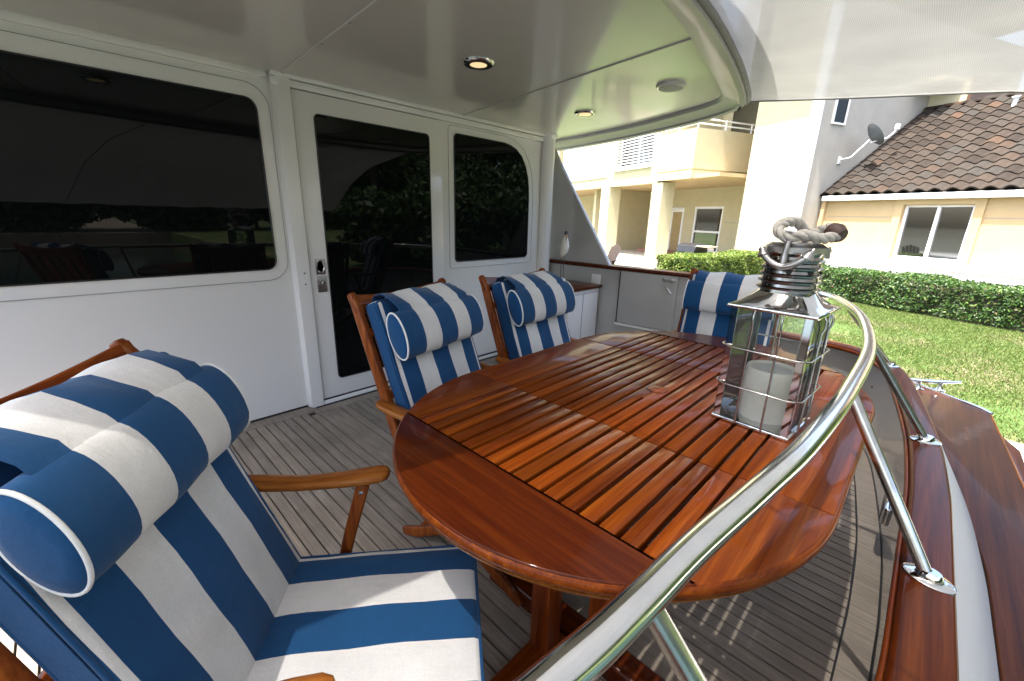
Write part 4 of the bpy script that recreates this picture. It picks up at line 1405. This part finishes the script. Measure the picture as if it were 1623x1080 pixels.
roof['label'] = 'weathered brown roof of curved clay tiles'
TW, TLn = 0.295, 0.262
def tile_mesh():
    V, F = [], []
    NP = 9
    for row, (xl, lift) in enumerate(((0.0, 0.030), (TLn * 1.18, 0.004))):
        for k in range(NP):
            u = k / (NP - 1)
            y = -TW * u * 1.04
            z = 0.075 * (0.5 - 0.5 * math.cos(2 * math.pi * u)) ** 0.85 + lift
            V.append((xl, y, z))
    for k in range(NP):
        p = V[k]
        V.append((p[0], p[1], p[2] - 0.036))
    for k in range(NP - 1):
        F.append((k, k + 1, NP + k + 1, NP + k))
        F.append((k + 1, k, 2 * NP + k, 2 * NP + k + 1))
    return V, F
tv, tf = tile_mesh()
tile0 = mesh('roof_tile', tv, tf, TILE, roof, True, 60)
NROW, NCOL = 16, 18
first = True
restV, restF = [], []
RM = Matrix.Rotation(-RA, 4, 'Y')
for r_ in range(NROW):
    for c_ in range(NCOL + 26):
        s_ = 8.43 - c_ * TW + random.uniform(-0.006, 0.006)
        dist = r_ * TLn
        w_ = 12.10 + dist * math.cos(RA)
        z_ = roof_z(w_) + 0.004
        if s_ < 1.8:
            continue
        loc = Vector(hl(w_, s_, z_))
        rot = Matrix.Rotation(-RA + random.uniform(-0.012, 0.012), 4, 'Y') @ Matrix.Rotation(random.uniform(-0.01, 0.01), 4, 'Z')
        if c_ < NCOL:
            if first:
                o = tile0
                first = False
            else:
                o = tile0.copy()
                link(o, roof)
            o.location = loc
            o.rotation_euler = rot.to_euler()
        else:
            b0 = len(restV)
            restV += [loc + (rot @ Vector(v)) for v in tv]
            restF += [tuple(b0 + q for q in f) for f in tf]
rest = mesh('far_roof_tiles', restV, restF, TILE, roof, True, 60)
rest['kind'] = 'stuff'
rp = None
for k in range(16):
    s_ = 8.40 - k * 0.42
    V, F = [], []
    if rp is None:
        for j, yv in enumerate((0, -0.46)):
            for q in range(7):
                a = math.pi * q / 6
                V.append((0.11 * math.cos(a) * (1 - 0.08 * j), yv, 0.09 * math.sin(a) * (1 - 0.12 * j)))
        for q in range(6):
            F.append((q, q + 1, 7 + q + 1, 7 + q))
        rp = mesh('ridge_tile', V, F, TILE, roof, True, 60)
        o = rp
    else:
        o = rp.copy()
        link(o, roof)
    o.location = hl(15.62, s_, roof_z(15.62))
prism('end_wall', [(WW - W0, -0.05), (WW - W0, 2.24), (15.62 - W0, 4.63), (19.0 - W0, 2.24), (19.0 - W0, -0.05)], 1, 1.62 - S0, 1.8 - S0, PEACH, house)
tube('roof_vent', [hl(15.1, 6.35, roof_z(15.1)), hl(15.1, 6.35, roof_z(15.1) + 0.16), hl(15.08, 6.35, roof_z(15.1) + 0.22)], [0.05, 0.05, 0.075], TRIMW, roof, 12)
# gable wall with the dish, behind and beside the wing
box('gable_wall', hl(11.52, 8.445, -0.3), hl(20.0, 8.65, 6.6), PALE, house)
gw = hbox('window', 11.97, 12.40, 8.425, 8.46, 3.84, 4.55, DARKGLASS)
gw['label'] = 'small dark upper window in the pale gable'
for a, b, c_, d_ in ((11.93, 11.975, 3.80, 4.60), (12.395, 12.44, 3.80, 4.60), (11.976, 12.394, 3.80, 3.845), (11.976, 12.394, 4.545, 4.60)):
    hbox('frame', a, b, 8.40, 8.444, c_, d_, TRIMW, gw)
ev = hbox('upper_eave', 14.9, 17.2, 7.72, 8.44, 5.02, 5.14, CREAM)
hbox('upper_eave', 15.72, 17.2, 7.60, 8.44, 4.50, 5.02, CREAM)
hbox('fascia', 15.72, 17.2, 7.52, 7.595, 4.44, 5.2, FASCIA, ev)
# sunlit tower wall, cream, with white corner board
hbox('wall', 11.45, 11.7, 8.66, 10.33, -0.3, 7.2, CREAM)
hbox('wall', 11.702, 14.0, 10.13, 10.328, -0.3, 7.2, CREAM)
hbox('corner_board', 11.40, 11.50, 8.40, 8.655, -0.3, 7.2, TRIMW)
hbox('reveal_line', 11.447, 11.4505, 8.66, 10.33, 1.28, 1.295, GROOVE)
hbox('reveal_line', WW - 0.004, WW + 0.0, 1.7, 5.05, 1.50, 1.512, GROOVE)
hbox('reveal_line', WW - 0.004, WW + 0.0, 6.70, 8.2, 1.50, 1.512, GROOVE)
hbox('reveal_line', 13.995, 13.9995, 10.4, 13.4, 1.25, 1.268, GROOVE)
hbox('reveal_line', 13.995, 13.9995, 16.95, 18.0, 1.25, 1.268, GROOVE)
hbox('fixture', 13.85, 13.995, 17.3, 17.42, 1.75, 1.95, OLDNICKEL)
# porch: recessed wall with door and window, columns, beam and balcony
wall_with_hole('wall', 14.0, 14.2, 10.33, 30.0, -0.3, 3.2, [(15.62, 16.9, -0.22, 1.86), (13.46, 15.02, 0.05, 1.88), (19.2, 21.2, 0.3, 1.8)], CREAM)
pd = hbox('door', 14.06, 14.10, 15.66, 16.86, -0.2, 1.82, TRIMW)
hbox('pane', 14.045, 14.058, 15.80, 16.36, -0.02, 1.66, CURTAIN, pd)
for s_ in (16.50, 16.60):
    lathe('knob', [(0.03, 0), (0.035, 0.02), (0.02, 0.05), (0.005, 0.055)], OLDNICKEL, pd, 12, hl(14.055, s_, 0.82), Matrix.Rotation(R(-90), 4, 'Y'))
pw_ = hbox('window', 14.08, 14.10, 13.52, 14.96, 0.08, 1.85, WINGLASS)
pw_['label'] = 'tall sash window in the porch wall reflecting trees'
for a, b, c_, d_ in ((13.46, 13.56, 0.05, 1.88), (14.92, 15.02, 0.05, 1.88), (13.562, 14.918, 1.79, 1.88), (13.562, 14.918, 0.83, 0.91), (13.562, 14.918, 0.05, 0.12)):
    hbox('frame', 14.03, 14.078, a, b, c_, d_, TRIMW, pw_)
ow = hbox('window', 14.08, 14.10, 19.2, 21.2, 0.3, 1.8, DARKGLASS)
hbox('frame', 14.03, 14.078, 19.1, 19.22, 0.25, 1.85, TRIMW, ow)
hbox('wall', 11.0, 13.998, 18.1, 18.3, -0.3, 2.56, CREAM)
hbox('patio', 8.8, 13.998, 11.0, 30.0, -0.3, -0.16, PAVING)
hbox('step', 12.9, 13.95, 15.3, 17.2, -0.155, -0.02, BRICK)
for s0_, s1_ in ((12.82, 13.37), (16.11, 16.76), (20.6, 21.2)):
    hbox('column', 10.402, 10.95, s0_, s1_, -0.158, 2.56, CREAM)
hbox('porch_ceiling', 10.45, 13.99, 10.4, 30.0, 2.60, 2.70, PEACH)
wall_with_hole('upper_wall', 10.405, 10.65, 13.15, 30.0, 2.565, 7.0, [(13.56, 15.80, 3.20, 6.2), (18.4, 21.0, 3.2, 6.2)], CREAM)
hbox('moulding', 10.37, 10.403, 16.4, 30.0, 2.95, 3.05, CREAM)
hbox('moulding', 10.30, 10.403, 13.5, 15.9, 3.12, 3.196, TRIMW)
ub = hbox('window', 10.75, 10.78, 13.3, 16.1, 3.0, 6.3, WINGLASS)
ub['label'] = 'upper floor glazing behind white balcony louvres'
for k in range(14):
    hbox('louvre', 10.44, 10.47, 13.565, 15.795, 3.26 + k * 0.105, 3.30 + k * 0.105, TRIMW, ub)
for s_ in (13.6, 14.42, 15.58):
    hbox('upright', 10.475, 10.51, s_, s_ + 0.05, 3.205, 5.0, TRIMW, ub)
# balcony
bal = hbox('balcony', 10.402, 12.9, 11.5, 13.145, 2.90, 4.08, CREAM)
bal['label'] = 'solid stucco balcony projecting over the porch'
hbox('moulding', 10.45, 12.9, 11.55, 13.14, 2.84, 2.899, CREAM, bal)
hbox('moulding', 10.36, 12.9, 11.46, 13.14, 2.605, 2.84, CREAM, bal)
for zz in (4.22, 4.36):
    tube('rail', [hl(12.8, 11.58, zz), hl(10.48, 11.58, zz), hl(10.48, 13.10, zz)], 0.022, TRIMW, bal, 8)
for w_, s_ in ((12.7, 11.58), (11.6, 11.58), (10.48, 11.58), (10.48, 12.4), (10.48, 13.05)):
    tube('baluster', [hl(w_, s_, 4.08), hl(w_, s_, 4.39)], 0.025, TRIMW, bal, 8)
hbox('wall', 13.0, 13.2, 10.33, 13.2, 2.71, 7.0, CREAM)
ug = hbox('window', 12.97, 12.995, 11.3, 12.7, 2.9, 5.2, WINGLASS)
hbox('wall', 10.66, 13.0, 13.16, 13.30, 2.71, 7.0, CREAM)
hbox('upper_roof', 10.42, 20.0, 8.0, 30.0, 7.2, 7.4, TILE)
# satellite dish on the gable
dish = thing('satellite_dish', 'grey satellite dish on an arm fixed to the pale gable wall', 'satellite dish', tuple(e2 * 12.55 + e1 * 8.44 + Vector((0, 0, 2.95))), EA)
DM = Matrix.Translation((0.30, -0.55, 0.58)) @ Vector((math.cos(R(35)) * math.cos(R(-35)), math.cos(R(35)) * math.sin(R(-35)), math.sin(R(35)))).to_track_quat('Z', 'Y').to_matrix().to_4x4()
lathe('reflector', [(0.002, -0.05), (0.12, -0.037), (0.22, -0.008), (0.30, 0.03), (0.305, 0.03), (0.225, -0.016), (0.12, -0.047), (0.002, -0.06)], plain('dish_grey', (0.13, 0.14, 0.15), 0.5), dish, 28, (0, 0, 0), DM)
tubes('mount', [([(0, -0.005, 0.02), (0.06, -0.25, 0.06), (0.24, -0.50, 0.46)], 0.022), ([(0.26, -0.52, 0.40), (0.5, -0.75, 0.50), (0.74, -0.80, 0.72)], 0.016)], TRIMW, dish, 8)
box('wall_plate', (-0.06, -0.03, -0.08), (0.06, -0.001, 0.10), TRIMW, dish, 0.005)
tube('receiver', [(0.70, -0.80, 0.70), (0.72, -0.79, 0.82)], [0.05, 0.06], TRIMW, dish, 10)

# ================================================================== PLANTS
def leaf_cloud(name, pts, nrm, size, mat, parent, spread=0.9):
    n = len(pts)
    a = RNG.normal(size=(n, 3)) * spread + nrm
    a /= np.linalg.norm(a, axis=1)[:, None] + 1e-9
    r_ = RNG.normal(size=(n, 3))
    t = np.cross(a, r_)
    t /= np.linalg.norm(t, axis=1)[:, None] + 1e-9
    b = np.cross(a, t)
    sz = size * RNG.uniform(0.6, 1.3, size=(n, 1))
    V = np.empty((n, 4, 3))
    V[:, 0] = pts - t * sz
    V[:, 1] = pts + b * sz * 0.45 + a * sz * 0.12
    V[:, 2] = pts + t * sz
    V[:, 3] = pts - b * sz * 0.45 + a * sz * 0.12
    me = bpy.data.meshes.new(name)
    me.vertices.add(n * 4)
    me.vertices.foreach_set('co', V.reshape(-1))
    me.loops.add(n * 4)
    me.loops.foreach_set('vertex_index', np.arange(n * 4, dtype=np.int32))
    me.polygons.add(n)
    me.polygons.foreach_set('loop_start', np.arange(0, n * 4, 4, dtype=np.int32))
    me.polygons.foreach_set('loop_total', np.full(n, 4, dtype=np.int32))
    me.materials.append(mat)
    me.update()
    me.validate()
    return link(bpy.data.objects.new(name, me), parent)

def hedge(label, p0, p1, depth, height, mat, nleaf, size):
    """clipped hedge between two (w,s) points"""
    a = e2 * p0[0] + e1 * p0[1]
    b = e2 * p1[0] + e1 * p1[1]
    L = (b - a).length
    ang = math.atan2((b - a).y, (b - a).x)
    h = thing('hedge', label, 'hedge', (a.x, a.y, ZG), ang)
    def bulge(x, y):
        return 0.035 * np.sin(x * 2.3) + 0.03 * np.sin(x * 5.1 + y * 4) + 0.02 * np.sin(x * 11.0 + y * 9)
    V = []
    NX = 60
    prof_ = [(0.10, 0.0), (0.10, height - 0.16), (0.2, height - 0.09), (depth - 0.2, height - 0.09), (depth - 0.1, height - 0.16), (depth - 0.1, 0.0)]
    rings = []
    for i in range(NX + 1):
        x_ = 0.08 + (L - 0.16) * i / NX
        rings.append([Vector((x_, o_, max(0, z_ + (0.4 * bulge(x_, o_) if z_ > 0 else 0)))) for o_, z_ in prof_])
    core = loft('branches', rings, TWIG, h, 60)
    pts, nr = [], []
    areas = [(height, 'front'), (depth, 'top'), (height, 'back'), (depth * height / L, 'e0'), (depth * height / L, 'e1')]
    tot = sum(q for q, _ in areas)
    for q, kind in areas:
        n = int(nleaf * q / tot)
        x_ = RNG.uniform(0, L, n)
        z_ = RNG.uniform(0.05, height, n) ** 1.0
        y_ = RNG.uniform(0, depth, n)
        dpt = np.abs(RNG.normal(0, 0.055, n))
        if kind == 'front':
            P = np.stack([x_, dpt - bulge(x_, z_) + 0.05 * (z_ > height - 0.1), z_], 1)
            N = np.tile([0, -1, 0.5], (n, 1))
        elif kind == 'back':
            P = np.stack([x_, depth - dpt + bulge(x_, z_), z_], 1)
            N = np.tile([0, 1, 0.5], (n, 1))
        elif kind == 'top':
            P = np.stack([x_, y_, height - dpt + bulge(x_, y_) * 0.8], 1)
            N = np.tile([0, 0, 1.0], (n, 1))
        elif kind == 'e0':
            P = np.stack([dpt + bulge(y_, z_), y_, z_], 1)
            N = np.tile([-1, 0, 0.5], (n, 1))
        else:
            P = np.stack([L - dpt - bulge(y_, z_), y_, z_], 1)
            N = np.tile([1, 0, 0.5], (n, 1))
        pts.append(P)
        nr.append(N)
    leaf_cloud('foliage', np.concatenate(pts), np.concatenate(nr).astype(float), size, mat, h)
    return h
hedge('dark clipped hedge along the lawn below the side wing window', (10.62, -4.0), (10.62, 7.15), 0.95, 0.64, HEDGELEAF, 52000, 0.030)
# runs away from the water towards the house
hedge('bright sunlit clipped hedge beyond the far striped armchair', (7.5, 8.10), (11.3, 9.0), 0.85, 0.70, HEDGELEAF2, 26000, 0.030)
structure(mesh('planting_bed', [tuple(e2 * w_ + e1 * s_ + Vector((0, 0, ZG + 0.006))) for w_, s_ in ((10.25, -4.2), (12.4, -4.2), (12.4, 8.3), (10.25, 7.4))], [(0, 1, 2, 3)], SOIL))

# grass blades over the part of the lawn in view
def grass():
    n = 300000
    x_ = 4.75 + 8.2 * RNG.power(0.85, n) if False else RNG.uniform(4.76, 12.6, n)
    y_ = RNG.uniform(-3.4, 4.2, n)
    patch = np.sin(x_ * 1.7 + y_ * 0.6) + np.sin(y_ * 2.1 - x_ * 0.9 + 1.0) + 0.7 * np.sin(x_ * 3.9 + 2 * y_) + 0.5 * np.sin(5.1 * y_ + 1.1 * x_)
    keep = (patch + 0.9 * RNG.normal(size=n) < 2.0 - 0.55 * np.maximum(0, x_ - 8.0)) & ~((x_ * math.cos(EA) + y_ * math.sin(EA)) > 10.3)
    x_, y_ = x_[keep], y_[keep]
    n = len(x_)
    h = RNG.uniform(0.012, 0.038, n)
    a = RNG.uniform(0, 2 * math.pi, n)
    wd = RNG.uniform(0.003, 0.006, n)
    lx, ly = RNG.normal(0, 0.018, n), RNG.normal(0, 0.018, n)
    V = np.empty((n, 3, 3))
    V[:, 0] = np.stack([x_ - np.cos(a) * wd, y_ - np.sin(a) * wd, np.full(n, ZG)], 1)
    V[:, 1] = np.stack([x_ + np.cos(a) * wd, y_ + np.sin(a) * wd, np.full(n, ZG)], 1)
    V[:, 2] = np.stack([x_ + lx, y_ + ly, ZG + h], 1)
    me = bpy.data.meshes.new('grass')
    me.vertices.add(n * 3)
    me.vertices.foreach_set('co', V.reshape(-1))
    me.loops.add(n * 3)
    me.loops.foreach_set('vertex_index', np.arange(n * 3, dtype=np.int32))
    me.polygons.add(n)
    me.polygons.foreach_set('loop_start', np.arange(0, n * 3, 3, dtype=np.int32))
    me.polygons.foreach_set('loop_total', np.full(n, 3, dtype=np.int32))
    me.materials.append(GRASSBLADE)
    me.update()
    me.validate()
    o = link(bpy.data.objects.new('grass', me))
    o['kind'] = 'stuff'
    o['label'] = 'short sunlit green lawn grass with bare patches'
    o['category'] = 'grass'
grass()

# trees standing behind the camera: they show as reflections in the cabin glass
def tree(label, x_, y_, h, r_, n, z0=ZG, size=0.13):
    t = thing('broadleaf_tree', label, 'tree', (x_, y_, z0), random.uniform(0, 6), 'trees across the water')
    limbs = [([(0, 0, 0), (0.05, 0.02, h * 0.25), (0.0, 0.1, h * 0.55)], [0.16, 0.12, 0.07])]
    cs = []
    for k in range(9):
        a = k * 2.4
        q = r_ * random.uniform(0.35, 0.75)
        c_ = Vector((q * math.cos(a), q * math.sin(a), h * random.uniform(0.38, 0.86)))
        cs.append((c_, r_ * random.uniform(0.35, 0.55)))
        limbs.append(([(0.02, 0.05, h * 0.35), c_ * 0.55 + Vector((0, 0, h * 0.15)), c_], [0.07, 0.045, 0.015]))
    tubes('trunk', limbs, BARK, t, 7)
    P, N = [], []
    for c_, q in cs:
        m_ = n // len(cs)
        d = RNG.normal(size=(m_, 3))
        d /= np.linalg.norm(d, axis=1)[:, None]
        rad = q * RNG.uniform(0.45, 1.08, (m_, 1))
        P.append(np.array(c_) + d * rad * np.array([1, 1, 0.8]))
        N.append(d)
    leaf_cloud('crown', np.concatenate(P), np.concatenate(N), size, TREELEAF, t)
def palm(label, x_, y_, h, z0=ZG):
    t = thing('palm_tree', label, 'palm', (x_, y_, z0), random.uniform(0, 6), 'palms by the water')
    tube('trunk', [(0, 0, 0), (0.08, 0.03, h * 0.5), (0.05, 0.1, h)], [0.15, 0.11, 0.09], BARK, t, 10)
    V, F = [], []
    for k in range(16):
        a = k * 2.4 + random.uniform(-0.2, 0.2)
        el = random.uniform(-0.1, 1.2)
        Lf = random.uniform(1.5, 2.1)
        for j in range(22):
            u = j / 21
            rr_ = Lf * u * math.cos(el * (1 - 0.3 * u))
            zz = h + Lf * u * math.sin(el) - 1.1 * u * u * Lf * 0.6
            c_ = Vector((0.05 + rr_ * math.cos(a), 0.1 + rr_ * math.sin(a), zz))
            ll = 0.42 * math.sin(math.pi * (0.12 + 0.8 * u))
            for s in (-1, 1):
                d = Vector((-math.sin(a) * s, math.cos(a) * s, -0.45)) + Vector((math.cos(a), math.sin(a), 0)) * 0.5
                tt = Vector((math.cos(a), math.sin(a), 0)) * 0.022
                b0 = len(V)
                V += [c_ - tt, c_ + tt, c_ + d * ll]
                F.append((b0, b0 + 1, b0 + 2))
    mesh('fronds', V, F, PALMLEAF, t)
for k, (x_, y_, h, r_) in enumerate(((-9, -33, 8, 4.2), (-2.5, -34, 9.5, 4.6), (4.5, -33, 8, 4.4), (11, -34, 9, 4.5), (-16, -35, 9, 4.6))):
    tree(['wide dark tree on the far bank', 'tall dark tree on the far bank', 'round leafy tree on the far bank', 'dense tree on the far bank', 'outermost tree on the far bank'][k], x_, y_, h, r_, 6000, -0.3, 0.30)
for k, (x_, y_, h, r_) in enumerate(((8.5, -8.5, 5.5, 2.6), (12.5, -9.0, 6.0, 2.8), (17.0, -9.0, 6.5, 3.0), (8.0, -14.0, 6.5, 3.0), (14.0, -16, 8, 3.6))):
    tree(['leafy tree on the lawn astern of the boat', 'second leafy tree on the lawn astern', 'broad tree at the back of the lawn', 'tall tree beside the seawall astern', 'large tree behind the palms astern'][k], x_, y_, h, r_, 5200, ZG, 0.17)
palm('short palm on the lawn astern of the boat', 9.8, -6.8, 2.3)
palm('taller palm near the lawn trees', 7.0, -7.2, 3.4)
palm('bushy palm at the edge of the lawn', 12.2, -6.2, 2.0)

def woods():
    n = 45000
    P = np.stack([RNG.uniform(-70, 60, n), -31.5 - np.abs(RNG.normal(0, 1.2, n)), -0.3 + 6.0 * RNG.beta(1.2, 1.6, n)], 1)
    P[:, 2] += 0.8 * np.sin(P[:, 0] * 0.7)
    P[:, 2] = np.maximum(P[:, 2], -0.2)
    o = leaf_cloud('far_woods', P, np.tile([0.0, 1.0, 0.6], (n, 1)), 0.38, TREELEAF, None)
    o['kind'] = 'stuff'
    o['label'] = 'dense dark green thicket along the far bank'
    o['category'] = 'thicket'
woods()
def shrub(label, x_, y_, h, r_):
    t = thing('shrub', label, 'shrub', (x_, y_, ZG), random.uniform(0, 6), 'shrubs astern on the lawn')
    tubes('stems', [([(0, 0, 0), (0.2 * math.cos(k), 0.2 * math.sin(k), h * 0.4), (r_ * 0.5 * math.cos(k), r_ * 0.5 * math.sin(k), h * 0.75)], [0.05, 0.035, 0.012]) for k in range(6)], BARK, t, 6)
    m_ = 5000
    d = RNG.normal(size=(m_, 3))
    d /= np.linalg.norm(d, axis=1)[:, None]
    P = d * np.array([r_, r_, h * 0.5]) * RNG.uniform(0.5, 1.0, (m_, 1)) + np.array([0, 0, h * 0.52])
    P[:, :2] *= (1 + 0.15 * np.sin(P[:, 2:3] * 4))
    leaf_cloud('foliage', P, d, 0.12, TREELEAF, t)
for k, (x_, y_, h, r_) in enumerate(((7.6, -4.6, 2.6, 1.3), (9.6, -5.4, 3.2, 1.5), (12.0, -5.6, 3.4, 1.6), (6.3, -6.0, 2.2, 1.1), (14.8, -6.4, 3.8, 1.8))):
    shrub(['rounded shrub nearest the dock astern', 'tall shrub in the middle of the lawn astern', 'broad shrub past the end of the side wing', 'small shrub by the seawall astern', 'largest shrub behind the side wing'][k], x_, y_, h, r_)

# garden furniture in front of the porch
ac = thing('garden_chair', 'weathered brown wooden garden chair on the lawn by the porch', 'chair', (9.2, 5.95, ZG), R(150))
for k in range(5):
    box('back_slat', (-0.02, -0.24 + k * 0.1, 0.0), (0.0, -0.155 + k * 0.1, 0.82 - 0.04 * abs(k - 2)), WICKER, ac, 0.004, 1, Matrix.Translation((-0.18, 0, 0.20)) @ Matrix.Rotation(R(-24), 4, 'Y'))
for s in (-1, 1):
    box('armrest', (-0.35, s * 0.31 - 0.05, 0.55), (0.35, s * 0.31 + 0.05, 0.575), WICKER, ac, 0.006)
    box('leg', (0.26, s * 0.29 - 0.02, 0.0), (0.34, s * 0.29 + 0.02, 0.55), WICKER, ac, 0.004)
    box('leg', (-0.32, s * 0.26 - 0.015, 0.0), (-0.25, s * 0.26 + 0.015, 0.55), WICKER, ac, 0.004)
for k in range(4):
    box('seat_slat', (-0.18 + k * 0.13, -0.27, 0.33), (-0.07 + k * 0.13, 0.27, 0.35), WICKER, ac, 0.004)
gp = e2 * 10.05 + e1 * 10.65
gr = thing('barbecue_grill', 'black covered barbecue behind the bright hedge', 'grill', (gp.x, gp.y, ZG), EA)
prism('lid', [(-0.28, 0.62), (-0.24, 0.80), (-0.12, 0.88), (0.12, 0.88), (0.24, 0.80), (0.28, 0.62)], 1, -0.38, 0.38, BLACKPL, gr, 0.02)
box('cabinet', (-0.26, -0.36, 0.06), (0.26, 0.36, 0.615), BLACKPL, gr, 0.01)
for sx in (-1, 1):
    for sy in (-1, 1):
        lathe('caster', [(0.03, -0.015), (0.03, 0.015)], BLACKPL, gr, 12, (sx * 0.2, sy * 0.3, 0.03), Matrix.Rotation(R(90), 4, 'X'))
box('side_shelf', (-0.2, -0.80, 0.80), (0.2, -0.385, 0.835), plain('beige_shelf', (0.6, 0.5, 0.34), 0.6), gr, 0.006)
